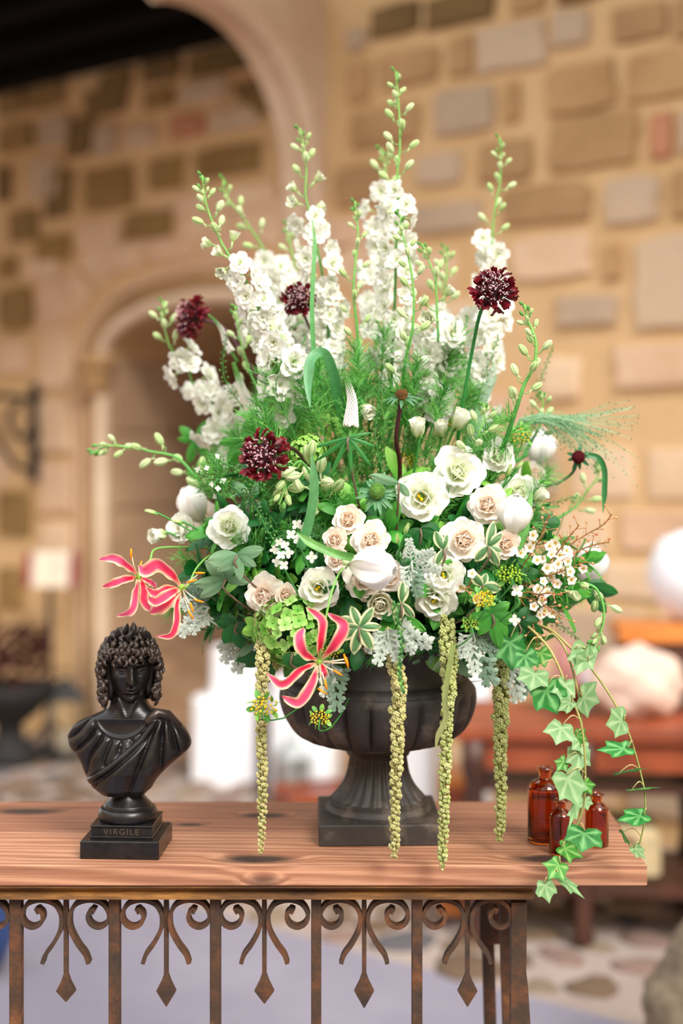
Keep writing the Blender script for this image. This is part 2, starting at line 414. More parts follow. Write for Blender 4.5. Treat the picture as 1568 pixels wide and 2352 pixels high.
# remaining courses of the wall, laid between the stones already placed
def blk(t0, z0_, t1, z1_, mat, depth):
    N = 12; vs = []; ct, cz, ht, hz = (t0 + t1) / 2, (z0_ + z1_) / 2, (t1 - t0) / 2, (z1_ - z0_) / 2; out = []
    for k in range(N):
        a = 2 * pi * (k + .5) / N; q = 1 / max(abs(cos(a)), abs(sin(a))) ** .86; out.append((cos(a) * q * U(.95, 1.03), sin(a) * q * U(.94, 1.03)))
    for e, o in ((1.0, -.004), (.98, depth * .6), (.93, depth), (.6, depth * U(.9, 1.25))):
        for (a, b) in out: vs.append(wp(ct + a * ht * e, cz + b * hz * e, o))
    mb = MB(); mb.add(vs, [tuple(range(3 * N, 4 * N))] + [(r * N + k, r * N + (k + 1) % N, (r + 1) * N + (k + 1) % N, (r + 1) * N + k) for r in range(3) for k in range(N)])
    mb.build('stone', mat, wallo, smooth=False)
z_ = .12; nst = 0
while z_ < 4.5:
    h_ = U(.20, .28); t_ = -3.6 + U(0, .3)
    while t_ < 5.6:
        w_ = U(.28, .60); r_ = (t_, z_, t_ + w_ - .05, z_ + h_ - .045)
        hit = any(r_[0] < q[2] + .02 and r_[2] > q[0] - .02 and r_[1] < q[3] + .02 and r_[3] > q[1] - .02 for q in RECT)
        door = r_[2] > DT0 - .30 and r_[0] < DT1 + .30 and z_ < 2.85
        ribz = r_[2] > 1.75 and r_[0] < 2.45 and z_ > 2.45
        seen = (z_ < 3.84 or t_ > 2.3) and not (t_ < .1 and z_ < 2.6 and t_ > -.3)
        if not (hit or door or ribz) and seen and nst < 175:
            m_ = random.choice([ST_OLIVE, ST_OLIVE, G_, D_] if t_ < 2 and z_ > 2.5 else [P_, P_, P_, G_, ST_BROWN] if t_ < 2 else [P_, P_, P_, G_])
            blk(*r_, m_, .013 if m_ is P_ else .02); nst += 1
        t_ += w_
    z_ += h_
# door surround: swept stone mouldings
def sweep(off, z_bottom, rad, o, name, mat, n=10, flat=1.0):
    pts = [wp(DT0 - off, z, o) for z in (z_bottom, 0.7, 1.4, DZ)]
    K = 20
    for i in range(1, K):
        t = DC - (DH + off) * cos(pi * i / K); pts.append(wp(t, archz(t, off), o))
    pts += [wp(DT1 + off, z, o) for z in (DZ, 1.4, 0.7, z_bottom)]
    mb = MB(); mb.tube(pts, rad, n=n, flat=flat); struct(mb.build(name, mat))
sweep(0.03, 0, 0.042, 0.015, 'trim_1', PALE)
sweep(0.115, 0, 0.036, 0.02, 'trim_2', B_)
sweep(0.19, 0, 0.03, 0.012, 'trim_3', ST_PALE)
mb = MB()
c = wp(DT0 - .05, 2.10, .04)
for z, r in ((1.98, .075), (2.04, .10), (2.12, .12)): mb.lathe([(r * .8, z - .03), (r, z - .01), (r, z + .02), (r * .85, z + .04)], 12, M=T((c.x, c.y, 0)))
struct(mb.build('trim_4', ST_BROWN))
# voussoirs over the door
for k in range(9):
    a0, a1 = pi * (k + .06) / 9, pi * (k + .94) / 9
    vs = []
    for e, o in ((0.32, 0.0), (0.56, 0.0)):
        for a in (a0, a1):
            t = DC - (DH + e) * cos(a); vs.append((t, DZ + (DR + e) * max(0, sin(a)) ** .9))
    t_ = [vs[0], vs[1], vs[3], vs[2]]
    mb = MB(); mb.add([wp(t, z, 0) for t, z in t_] + [wp(t, z, .014) for t, z in t_], [(4, 5, 6, 7), (0, 1, 5, 4), (1, 2, 6, 5), (2, 3, 7, 6), (3, 0, 4, 7)])
    mb.build('stone', ST_PALE, wallo, smooth=False)
# transverse arch rib springing from the wall
rib = MB(); rt = wt(705); RR = 0.78; z0 = 2.98
prof = [(-.15, 0.0), (-.15, .06), (-.10, .10), (-.05, .06), (0, .03), (.05, .06), (.10, .10), (.15, .06), (.15, 0), (.15, -.35), (-.15, -.35)]
path = [(0.0, 2.55), (0.0, 2.75)] + [(RR * (1 - cos(pi * i / 30)), z0 + RR * sin(pi * i / 30)) for i in range(0, 19)]
rings = []
for i, (s_, z_) in enumerate(path):
    a = path[max(i - 1, 0)]; b = path[min(i + 1, len(path) - 1)]
    tn = Vector((b[0] - a[0], b[1] - a[1])).normalized(); nr = Vector((tn.y, -tn.x))
    k = min(1, i / 2)
    for (du, dr) in prof: rings.append(wp(rt + du * .8, z_ + nr.y * dr * k, s_ + nr.x * dr * k + (0.0)))
n_ = len(prof)
rib.add(rings, [(i * n_ + j, i * n_ + (j + 1) % n_, (i + 1) * n_ + (j + 1) % n_, (i + 1) * n_ + j) for i in range(len(path) - 1) for j in range(n_)])
struct(rib.build('arch_rib', PALE, smooth=False))
# porch ceiling of dark timber, left of the arch, and added eaves to the right
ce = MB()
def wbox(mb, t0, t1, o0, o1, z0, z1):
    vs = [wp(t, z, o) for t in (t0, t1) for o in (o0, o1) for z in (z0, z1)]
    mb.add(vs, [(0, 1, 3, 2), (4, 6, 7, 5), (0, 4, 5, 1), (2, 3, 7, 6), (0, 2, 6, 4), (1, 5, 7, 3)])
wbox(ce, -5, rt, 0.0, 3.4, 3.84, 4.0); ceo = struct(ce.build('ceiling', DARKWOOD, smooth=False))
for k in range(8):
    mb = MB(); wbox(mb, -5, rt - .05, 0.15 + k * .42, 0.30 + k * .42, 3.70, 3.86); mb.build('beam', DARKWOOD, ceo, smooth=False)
ev = MB(); wbox(ev, rt, 8, 0.0, 1.3, 4.55, 4.7); struct(ev.build('roof_eaves_added', DARKWOOD, smooth=False))  # unseen eaves, added so the wall darkens towards its top

# unseen sides of the courtyard around the camera, added to block low sky light
for nm, a, b in (('wall_front_unseen', (-8, -5.5), (7, -5.5)), ('wall_right_unseen', (6.2, -5.5), (6.2, 3.4)), ('wall_left_unseen', (-8, -5.5), (-8, 9))):
    mb = MB(); q = Vector((b[0] - a[0], b[1] - a[1])).normalized(); n2 = (-q.y * .2, q.x * .2) if nm == 'wall_left_unseen' else (q.y * .2, -q.x * .2)
    vs = [(a[0], a[1], 0), (b[0], b[1], 0), (b[0], b[1], 5), (a[0], a[1], 5)]; vs += [(x + n2[0], y + n2[1], z) for x, y, z in vs]
    mb.add(vs, [(0, 1, 2, 3), (7, 6, 5, 4), (0, 4, 5, 1), (1, 5, 6, 2), (2, 6, 7, 3), (3, 7, 4, 0)]); struct(mb.build(nm, MORTAR, smooth=False))

# floor: grey paving near, cobbles beyond
def gp(px, py): 
    Y = ZC / ((py - YH) / F); return Vector(((px - CX) / F * Y, Y, 0))
fl = MB(); fl.add([(-9, -7, 0), (9, -7, 0), (9, 4.71 - .765 * 9, 0), (-9, 4.71 + .765 * 9, 0)], [(0, 1, 2, 3)])
flo = struct(fl.build('floor', PAVE, smooth=False))
bed = MB(); bed.add([(9, 4.71 - .765 * 9, 0), (9, 14, 0), (-9, 14, 0), (-9, 4.71 + .765 * 9, 0)], [(0, 1, 2, 3)])
bd = struct(bed.build('floor_cobbled', GROUT, smooth=False))
cobm = []
for m_ in CB:
    for k in range(3):
        mb = MB(); ph = [U(.8, 1.15) for _ in range(9)]
        mb.ball((0, 0, 0), (1, 1, .35), n=9, m=6, fn=lambda d: 1 + .12 * sin(3 * math.atan2(d.y, d.x) + ph[0] * 7) + .05 * sin(5 * d.x + ph[1] * 9))
        cobm.append(mb.mesh('cobble', m_))
cnt = 0; tries = 0; placed = []
while cnt < 290 and tries < 20000:
    tries += 1
    x = U(-0.3, 2.3) if tries % 4 else U(-2.4, 0.3); y = U(3.2, 5.9) if tries % 4 else U(5.2, 7.6)
    if y < 4.71 - .765 * x + .08: continue
    r = U(.06, .125)
    if any((x - a) ** 2 + (y - b) ** 2 < (r + q) ** 2 * .92 for a, b, q in placed): continue
    dd = (x - W0[0]) * NN[0] + (y - W0[1]) * NN[1]
    if dd < .15: continue
    placed.append((x, y, r)); cnt += 1
    link('cobble', random.choice(cobm), bd, T((x, y, 0.0)) @ RZ(U(0, 6)) @ Matrix.Diagonal((r * U(.9, 1.2), r * U(.7, .95), r * .7, 1)))

# ============================================================ BAR: planks, iron railing
HT = 1.0   # top of planks
kn = [(at(590, 1960, 2.233).x, 2.233, 1.0, .030), (at(605, 1868, 2.5).x, 2.5, 1.0, .022), (at(1262, 1967, 2.235).x, 2.235, 1.0, .030),
      (at(604, 2028, 2.2).x, 2.19, .975, .016), (at(60, 1868, 2.52).x, 2.53, 1.0, .03), (at(430, 1905, 2.4).x, 2.44, 1.0, .014)]
WD1 = make_wood('cedar_front_board', kn, s2l((146, 98, 72)), s2l((160, 112, 84)), s2l((178, 130, 100)))
WD2 = make_wood('cedar_back_board', kn, s2l((122, 78, 56)), s2l((134, 88, 64)), s2l((152, 104, 78)))
XR = at(1486, 1983, 2.2).x
bar = thing('wooden_bar_top', 'long reddish cedar plank top with dark knots resting on the rusty iron railing', 'bar top', (0, 2.4, HT - .032))
def board(y0, y1, m, x1, name='plank'):
    mb = MB(); mb.box((-1.3, y0, HT - .032), (x1, y1, HT), ch=.0015)
    o = mb.build(name, m, None, smooth=False); o.parent = bar; o.matrix_basis = T((0, -2.4, -(HT - .032))); return o
board(2.2, 2.3935, WD1, XR); board(2.3965, 2.60, WD2, XR + .004)

rail = thing('iron_railing', 'rusty wrought iron railing with scrolls and diamond drops under the planks', 'railing', (0, 2.24, 0))
YR = 2.245
def rpart(mb, name, mat=RUST, lab=None, autos=None):
    o = mb.build(name, mat, None, smooth=bool(autos), autos=autos); o.parent = rail; o.matrix_basis = T((0, -2.24, 0))
    if lab: o['label'] = lab
    return o
mb = MB(); xr = at(1226, 2050, 2.21).x
prof = [(2.208, HT - .0325), (2.208, HT - .040), (2.214, HT - .043), (2.214, HT - .050), (2.222, HT - .053), (2.222, HT - .0575), (2.29, HT - .0575), (2.29, HT - .0325)]
prof = [(2.206, HT - .0330), (2.206, HT - .037), (2.216, HT - .040), (2.222, HT - .046), (2.214, HT - .051), (2.214, HT - .0575), (2.29, HT - .0575), (2.29, HT - .0330)]
for x in (-1.3, xr): mb.v += [(x, y, z) for y, z in prof]; mb.c += [(.5,) * 3] * 8
mb.f += [(k, (k + 1) % 8, 8 + (k + 1) % 8, 8 + k) for k in range(8)] + [tuple(range(7, -1, -1)), tuple(range(8, 16))]
rpart(mb, 'top_rail', GRUST, 'ochre rusted moulded top rail')
zt = HT - .0575
def X(px): return (px - CX) / F * YR
def Z(py): return ZC - (py - YH) / F * YR
for px, wd in ((-191, 26), (38, 27), (264, 25), (495, 24), (726, 23), (957, 24)):
    mb = MB(); mb.box((X(px - wd / 2), YR - .011, 0), (X(px + wd / 2), YR + .011, zt), ch=.001); rpart(mb, 'bar')
mb = MB()   # splayed end post
pts = [(1172, 1208, 2068), (1172, 1206, 2225), (1172, 1210, 2260), (1171, 1216, 2352), (1168, 1250, 2800), (1160, 1290, 3400)]
for a, b, y in pts:
    for (xx, yy) in ((a, -.012), (b, -.012), (b, .012), (a, .012)): mb.v.append((X(xx), YR + yy, max(0, Z(y)))); mb.c.append((.5,) * 3)
mb.f += [(i * 4 + k, i * 4 + (k + 1) % 4, i * 4 + 4 + (k + 1) % 4, i * 4 + 4 + k) for i in range(5) for k in range(4)] + [(3, 2, 1, 0), (20, 21, 22, 23)]
rpart(mb, 'end_post')
def drop(px, ytip=2303):
    mb = MB(); x = X(px); za, zb, zc, ze = Z(2235), Z(2252), Z(2275), Z(ytip)
    for (z, hw, hy) in ((zt, .0035, .004), (Z(2120), .0045, .0045), (Z(2130), .0035, .004), (za, .0035, .004), (zb, .0075, .0045), (zc, .0155, .004), (ze, .0008, .002)):
        for (a, b) in ((-hw, -hy), (hw, -hy), (hw, hy), (-hw, hy)): mb.v.append((x + a, YR + b, z)); mb.c.append((.5,) * 3)
    mb.f += [(i * 4 + k, i * 4 + (k + 1) % 4, i * 4 + 4 + (k + 1) % 4, i * 4 + 4 + k) for i in range(6) for k in range(4)] + [(3, 2, 1, 0), (24, 25, 26, 27)]
    rpart(mb, 'spear_drop')
def scroll(px, sgn):
    """one flat-iron S scroll beside the drop rod at px; sgn -1 left, +1 right"""
    P = [(53, 2210), (46, 2190), (30, 2168), (16, 2143), (10, 2125), (9, 2105), (12, 2092), (22, 2076), (40, 2067), (62, 2065), (84, 2072), (97, 2088), (100, 2105), (92, 2120), (76, 2127), (60, 2121), (52, 2108), (53, 2095), (61, 2088), (68, 2091)]
    pts = catmull([(X(px) + sgn * a / F * YR, 0, Z(b)) for a, b in P], 4)
    mb = MB(); n = len(pts); th = .0032; dy = .0095
    for i, p in enumerate(pts):
        t = (pts[min(i + 1, n - 1)] - pts[max(i - 1, 0)]).normalized(); nr = Vector((-t.z, 0, t.x))
        k = 1.0 + (.5 if i < 2 else 0) * 0; e = th * (1.5 if i > n - 6 else 1) * k
        for (a, b) in ((-e, -dy), (e, -dy), (e, dy), (-e, dy)): mb.v.append((p.x + nr.x * a, YR + b, p.z + nr.z * a)); mb.c.append((.5,) * 3)
    mb.f += [(i * 4 + k, i * 4 + (k + 1) % 4, i * 4 + 4 + (k + 1) % 4, i * 4 + 4 + k) for i in range(n - 1) for k in range(4)] + [(3, 2, 1, 0), tuple(range(4 * n - 4, 4 * n))]
    rpart(mb, 'scroll')
for px, yt in ((-80, 2300), (152, 2300), (382, 2311), (607, 2304), (836, 2314), (1073, 2311)):
    drop(px, yt); scroll(px, -1); scroll(px, 1)
# return frame at the end and the rear legs
for (pa, pb, ya, yb, Yq) in ((1101, 1128, 2085, 2352, 2.50), (1143, 1170, 2085, 2352, 2.40)):
    mb = MB(); xa = (pa - CX) / F * Yq; xb = (pb - CX) / F * Yq
    vs = []
    for z, sh in ((zt, 0), (ZC - (yb - YH) / F * Yq, .008), (0.0, .05)):
        for (x, y) in ((xa + sh, Yq - .01), (xb + sh, Yq - .01), (xb + sh, Yq + .01), (xa + sh, Yq + .01)): vs.append((x, y, z))
    mb.add(vs, [(i * 4 + k, i * 4 + (k + 1) % 4, i * 4 + 4 + (k + 1) % 4, i * 4 + 4 + k) for i in range(2) for k in range(4)] + [(3, 2, 1, 0), (8, 9, 10, 11)])
    rpart(mb, 'rear_leg')
mb = MB(); mb.box((at(1098, 2100, 2.5).x, 2.47, at(0, 2160, 2.49).z), (at(1170, 2100, 2.5).x, 2.485, zt)); rpart(mb, 'end_plate')
mb = MB(); mb.box((-1.3, 2.49, HT - .06), (at(1175, 2100, 2.5).x, 2.53, HT - .0325)); rpart(mb, 'rear_rail')

# ============================================================ URN
CU = Vector((at(868, 1900, 2.405).x, 2.405, HT))
def uz(py, Y=2.405): return ZC - (py - YH) / F * Y - HT
k_ = 2.405 / F
urn = thing('garden_urn', 'charcoal cast stone urn with lobed bowl on square plinth holding the flowers', 'urn', T(CU) @ RZ(math.radians(1.5)))
mb = MB(); mb.box((-.101, -.101, 0), (.101, .101, .0345), ch=.002); mb.build('plinth', URN, urn, smooth=False)
foot = [(.090, .0345), (.090, .040), (.086, .044), (.084, .050), (.0845, .053), (.080, .056)]
mb = MB(); mb.lathe(foot, 64); mb.build('foot_ring', URN, urn, autos=40)
ft = [(r, .054 + (z - .054) * .717) for r, z in [(.0815, .054), (.078, .062), (.070, .074), (.0625, .088), (.0565, .105), (.0525, .122), (.050, .142), (.0485, .155), (.0475, .160)]]
mb = MB(); mb.lathe(catmull([(r, 0, z) for r, z in ft], 3) and [(p.x, p.z) for p in catmull([(r, 0, z) for r, z in ft], 3)], 144,
    fn=lambda r, z, a: r * (1 - .085 * (abs(cos(a * 12)) ** 2) * (1 if z < .128 else .3)))
mb.build('fluted_stem', URN, urn, autos=60)
ring = [(.046, .157), (.052, .159), (.054, .163), (.052, .167), (.056, .169), (.060, .172), (.070, .174), (.088, .178), (.094, .184), (.096, .190), (.092, .194)]
ring = [(r, z - .030) for r, z in ring]; mb = MB(); mb.lathe(ring, 64); mb.build('collar', URN, urn, autos=50)
zb, zs = .152, .242
bowl = []
for i in range(19):
    q = i / 18; a = q * pi / 2 * 1.12
    bowl.append((.088 + .077 * sin(a) ** .8 if a < pi / 2 else .165 - .012 * (a - pi / 2) * 6, zb + (zs - zb) * (1 - cos(a))))
def lobe(r, z, a):
    q = clamp((z - zb) / .008) * clamp((zs - .004 - z) / .012 + .15)
    return r * (1 + .10 * q * (abs(cos(a * 12)) ** .5 - .8))
mb = MB(); mb.lathe(bowl, 336, fn=lobe); mb.build('lobed_bowl', URN, urn, autos=70)
neck = [(.160, .262), (.164, .268), (.163, .275), (.157, .280), (.150, .284), (.143, .292), (.139, .305), (.138, .320), (.141, .334), (.148, .344), (.158, .352), (.168, .357), (.180, .359), (.188, .362), (.190, .368), (.188, .373), (.180, .374), (.165, .360), (.150, .340), (.13, .32), (.05, .31)]
neck = [(r, z - .030) for r, z in neck]; mb = MB(); mb.lathe(neck, 72); mb.build('neck', URN, urn, autos=40)
for k in range(28):   # egg mouldings under the rim
    a = 2 * pi * (k + .5) / 28; mb = MB()
    M = Matrix.Rotation(-.95, 4, 'Y')
    if k == 0: egg = MB().ball((0, 0, 0), (.013, .012, .007), n=10, m=6).mesh('egg_moulding', URN)
    link('egg_moulding', egg, urn, T((.163 * cos(a), .163 * sin(a), .322)) @ RZ(a) @ Matrix.Rotation(.6, 4, 'Y'))

# ============================================================ BUST
YB = 2.290; kb = YB / F
CB0 = Vector(((278 - CX) * kb + 0.004, YB, HT))
def bx(px): return (px - 287) * kb
def bz(py): return ZC - (py - YH) * kb - HT
bust = thing('bronze_bust', 'dark bronze bust of a curly haired laurelled poet in draped toga, lettered VIRGILE', 'bust', T(((287 - CX) * kb, YB, HT)) @ RZ(math.radians(-3)))
x_c = bx(292)
mb = MB(); mb.box((x_c - .0625, -.061, 0), (x_c + .0625, .062, .0285), ch=.0015); mb.build('base', BRONZE_FLAT, bust, smooth=False)
mb = MB(); mb.box((x_c - .050, -.047, .0283), (x_c + .050, .050, .033), ch=.001)
mb.box((x_c - .0485, -.0455, .033), (x_c + .0485, .048, .0465), ch=.001)
mb.box((x_c - .050, -.047, .0465), (x_c + .050, .050, .0495), ch=.001)
for (a, b, c, d) in ((-.045, .045, .0453, .0462), (-.045, .045, .0338, .0347), (-.045, -.044, .0338, .0462), (.044, .045, .0338, .0462)):
    mb.box((x_c + a, -.0465, c), (x_c + b, -.045, d))
pl = mb.build('name_block', BRONZE_FLAT, bust, smooth=False)
tc = bpy.data.curves.new('lettering', 'FONT'); tc.body = 'VIRGILE'; tc.size = .0135; tc.extrude = .0007; tc.align_x = 'CENTER'; tc.space_character = 1.25
to = bpy.data.objects.new('tmp_text', tc); COL.objects.link(to); bpy.context.view_layer.update()
tm = bpy.data.meshes.new_from_object(to.evaluated_get(bpy.context.evaluated_depsgraph_get())); bpy.data.objects.remove(to)
BR2 = plain('worn_bronze_relief', (0.10, 0.065, 0.04), 0.4, 0.3); tm.materials.clear(); tm.materials.append(BR2)
link('lettering', tm, pl, T((x_c, -.0460, .0352)) @ Matrix.Rotation(pi / 2, 4, 'X'))
soc = [(.044, .0495), (.0465, .053), (.0475, .059), (.046, .065), (.043, .069), (.0385, .071), (.0385, .0735), (.034, .078), (.028, .085), (.0248, .092), (.0242, .099), (.0245, .108)]
sp = [(p.x, p.z) for p in catmull([(r, 0, z) for r, z in soc], 3)]
mb = MB(); mb.lathe(sp, 48, M=T((bx(294), 0, 0))); mb.build('socle', BRONZE, bust, autos=60)
# torso in draped tunic and toga: rings up from the socle to the neck
RG = [(1822, 262, 318, .9), (1817, 236, 338, .8), (1806, 216, 350, .75), (1784, 199, 362, .66), (1762, 192, 384, .62), (1740, 182, 408, .58), (1722, 164, 432, .52), (1708, 156, 443, .48), (1694, 154, 440, .46), (1680, 156, 434, .43), (1666, 166, 424, .42),
      (1656, 178, 412, .41), (1648, 194, 397, .405), (1641, 213, 383, .45), (1636, 232, 370, .56), (1631, 244, 356, .67), (1622, 250, 344, .80), (1610, 253, 336, .90), (1596, 256, 334, .95), (1580, 262, 330, .95)]
def rgi(py):
    for i in range(len(RG) - 1):
        a, b = RG[i], RG[i + 1]
        if a[0] >= py >= b[0]:
            t = (a[0] - py) / (a[0] - b[0]); return [a[k] + (b[k] - a[k]) * t for k in (1, 2, 3)]
    return RG[-1][1:]
EDGE = [(150, 1810), (198, 1786), (232, 1762), (262, 1742), (300, 1710), (330, 1682), (352, 1652), (372, 1618)]
def edged(x, y):
    """signed distance (px) below the toga edge"""
    best = 1e9; sg = 1
    for (a, b) in zip(EDGE, EDGE[1:]):
        dx, dy = b[0] - a[0], b[1] - a[1]; L = dx * dx + dy * dy
        t = clamp(((x - a[0]) * dx + (y - a[1]) * dy) / L); qx, qy = a[0] + dx * t - x, a[1] + dy * t - y
        d = sqrt(qx * qx + qy * qy)
        if d < best: best = d; sg = 1 if (x - a[0]) * (-dy) + (y - a[1]) * dx > 0 else -1
    return best * sg
def tors(u, v):
    py = 1822 - (1822 - 1580) * v; xl, xr_, dp = [sum(q) / 5 for q in zip(*[rgi(clamp(py + e, 1580, 1822)) for e in (-11, -5.5, 0, 5.5, 11)])] if py < 1800 else rgi(py)
    cx_, hw = (xl + xr_) / 2, (xr_ - xl) / 2
    th = 2 * pi * u; 
    sx = math.copysign(abs(cos(th)) ** .85, cos(th)); sy = math.copysign(abs(sin(th)) ** .85, sin(th))
    px = cx_ + hw * sx
    nd = min(1, hw * 0.0)  # noqa
    dep = dp * min(hw, 95)
    chest = 8 * exp(-((px - 290) / 60) ** 2 - ((py - 1720) / 40) ** 2)
    y = -sy * dep * -1.0
    y = sy * dep
    if sy < 0:
        f = min(1, -sy * 1.6)
        d = edged(px, py); am = 0
        if py > 1618 or px > 345:
            if d > 0:
                am = 10 * sstep(0, 3, d)
                ang = math.atan2(px - 385, py - 1605)
                am += 17 * (abs(sin(ang * 10 + .5)) ** .8 - .5) * sstep(10, 26, d)
                am -= 5 * exp(-((d - 17) / 4) ** 2) * sstep(1625, 1680, py); am += 3 * exp(-((d - 9) / 5) ** 2)
            else:
                q = sqrt(((px - 287) / 62) ** 2 + ((py - 1632) / 54) ** 2)
                ang = math.atan2(px - 287, py - 1590)
                am = 12 * (abs(sin(ang * 14 + .4 * sin(py * .07))) ** .7 - .5) * sstep(1.02, 1.25, q)
                am += 3.2 * exp(-((q - 1.0) / .06) ** 2) * (1 if q < 1.1 else 1)
        y -= (am + chest) * f
        if 1596 < py < 1640: # sternomastoid strands
            y -= 3 * exp(-((abs(px - 300) - 18 * (1640 - py) / 40 - 4) / 5) ** 2) * f
    return Vector((bx(px), y * kb, bz(py))), (.1,) * 3
mb = MB(); mb.grid(190, 320, lambda a, b: tors(b, a), closed=True); mb.build('draped_torso', BRONZE, bust)
mb = MB(); mb.tube([bust and Vector((bx(345) + .0, -.030, bz(1652))), Vector((bx(365), -.022, bz(1632))), Vector((bx(385), -.008, bz(1640))), Vector((bx(415), -.004, bz(1668)))], [.006, .009, .010, .007], n=10); mb.build('toga_roll', BRONZE, bust)
# head
hk = 84 * kb   # half head height
HM = T((bx(299), -.006, bz(1536))) @ RZ(math.radians(16)) @ Matrix.Rotation(math.radians(2), 4, 'X') @ Matrix.Scale(hk, 4)
head = link('head', None, bust, HM) if False else None
def g(x, s): return exp(-(x / s) ** 2)
def headp(u, v):
    th = pi * v; ph = 2 * pi * u
    dx, dy, dz = sin(th) * cos(ph), sin(th) * sin(ph), -cos(th)
    x, y, z = dx * .62, dy * .78, dz * .98
    if z < -.1: x *= 1 - .24 * sstep(-.1, -1.0, z); 
    if z < -.3 and y > -.2: y = y * (1 - .5 * sstep(-.3, -.9, z))
    if y < 0:
        f = sstep(0, -.25, y); ax = abs(x); d = 0
        y += .05 * f  # flatten face
        nz = sstep(.24, -.22, z) * (1 - sstep(-.24, -.31, z))
        d += (.07 + .20 * sstep(.24, -.22, z)) * g(x, .075 + .02 * nz) * (1 if z < .24 else g(z - .24, .08)) * (1 - sstep(-.25, -.32, z))
        d += .07 * g(ax - .095, .05) * g(z + .22, .055)
        d -= .17 * g(ax - .24, .14) * g(z - .09, .09)
        d += .10 * g(ax - .25, .085) * g(z - .075, .048)
        d -= .03 * g(ax - .25, .10) * g(z - .125, .014); d += .035 * g(ax - .25, .11) * g(z - .105, .012); d -= .02 * g(ax - .25, .08) * g(z - .028, .012)
        d += .07 * g(ax - .24, .19) * g(z - .235 + .25 * max(0, ax - .3), .045)
        d += .05 * g(ax - .33, .13) * g(z + .14, .13)
        d += .055 * g(x, .24) * g(z + .46, .14)
        d += .055 * g(x, .15) * g(z + .405 + .12 * ax, .03) + .065 * g(x, .12) * g(z + .515, .038)
        d -= .06 * g(x, .17) * g(z + .458, .014); d -= .035 * g(x, .03) * g(z + .34, .05); d -= .06 * g(x, .16) * g(z + .60, .045)
        d += .12 * g(x, .15) * g(z + .76, .12)
        y -= d * f
    return Vector((x, y, z)), (.1,) * 3
mb = MB(); mb.grid(150, 170, lambda a, b: headp(b, a), closed=True)
head = mb.build('head', BRONZE, bust); head.matrix_basis = HM
# hair: cap plus many tapering curled locks
hb = MB(); rnd = random.Random(3)
hb.ball((0, .10, .14), (.70, .78, .86), n=40, m=24, fn=lambda d: 1 + .02 * sin(9 * d.x + 3) * sin(11 * d.z) if (d.y > -.35 or d.z > .62) else .86)
for sg in (-1, 1): hb.ball((sg * .52, .10, -.20), (.20, .40, .66), n=16, m=12)
def scalp(th, ph, r=1.0):
    r *= 1.07   # th from crown, ph azimuth, 0 = front
    x, y, z = sin(th) * sin(ph), -sin(th) * cos(ph), cos(th)
    return Vector((x * .73 * r, y * .80 * r + .06, z * .88 * r + .14))
def lock(p0, d, L, rad, wob, ph):
    pts = []; rr = []; n = 9; p = Vector(p0)
    c = Vector((0, .1, .0)); 
    for i in range(n):
        t = i / (n - 1); outw = (p - c); outw.z *= .3; outw.normalize()
        side = d.cross(outw).normalized()
        pts.append(p + side * sin(t * 7 + ph) * wob + outw * (.03 * sin(t * 8 + ph * 2) + .02))
        rr.append(rad * (sin(pi * min(1, .25 + t * .78)) ** .6 + .05)); p = p + d * (L / n)
        d = (d + Vector((0, 0, -.10)) + outw * -.02).normalized()
    hb.tube(pts, rr, n=6)
for row, (th, cnt_, L) in enumerate(((.25, 10, .34), (.52, 18, .36), (.78, 24, .36), (1.0, 28, .34), (1.2, 28, .34))):
    for k in range(cnt_):
        ph = 2 * pi * (k + .5 * (row % 2)) / cnt_ + rnd.uniform(-.12, .12); p = scalp(th, ph, 1.02)
        q = scalp(th + .3, ph, 1.04); lock(p, (q - p).normalized(), L * rnd.uniform(.8, 1.1), .064, .05, rnd.uniform(0, 6))
for k in range(17):   # fringe over the forehead
    ph = -1.0 + 2.0 * k / 16; p = scalp(.98, ph, 1.0); lock(p, Vector((sin(ph) * .35 + rnd.uniform(-.5, .5), -.12, -.9)).normalized(), rnd.uniform(.24, .34), .055, .06, rnd.uniform(0, 6))
for sg in (-1, 1):   # side and neck locks
    for i in range(64):
        a = rnd.uniform(-.85, 1.0); z = rnd.uniform(-.72, .40)
        p = Vector((sg * (.74 + .10 * rnd.random()), a * .55 + .02, z)); p.x = sg * (abs(p.x) - (.12 * rnd.random() if a < -.2 else 0)); p.x *= (1 - .22 * max(0, a)) * (1 - .1 * max(0, -z))
        lock(p, Vector((sg * rnd.uniform(-.1, .25), rnd.uniform(-.35, .1), -1)).normalized(), rnd.uniform(.28, .40), .066, .045, rnd.uniform(0, 6))
hair = hb.build('hair', BRONZE, bust); hair.matrix_basis = HM
for (ph, th, out, tilt) in ((-.5, .5, .1, .3), (.45, .45, .12, -.2), (-1.25, .95, .16, .6), (1.2, .85, .12, -.5), (-.2, .75, .05, .5), (.2, .6, .06, 0), (-.9, .7, .1, .2), (.85, .7, .1, .1)):
    mb = MB(); p = scalp(th, ph, 1.02)
    def lf(a, b): 
        v = a; u = b * 2 - 1; wd = .085 * sin(pi * min(1, v * .9 + .1)) ** .8
        return Vector((u * wd, -.05 * (1 - u * u) * sin(pi * v) + .03 * u * u, v * .34)), (.1,) * 3
    mb.grid(8, 6, lf); n0 = len(mb.v); mb.grid(8, 6, lambda a, b: (lf(a, b)[0] + Vector((0, .03, 0)), (.1,) * 3))
    o = mb.build('laurel_leaf', BRONZE, bust); o.matrix_basis = HM @ T(p) @ RZ(ph) @ Matrix.Rotation(tilt * .9, 4, 'Y') @ Matrix.Rotation(-.15 + out, 4, 'X')

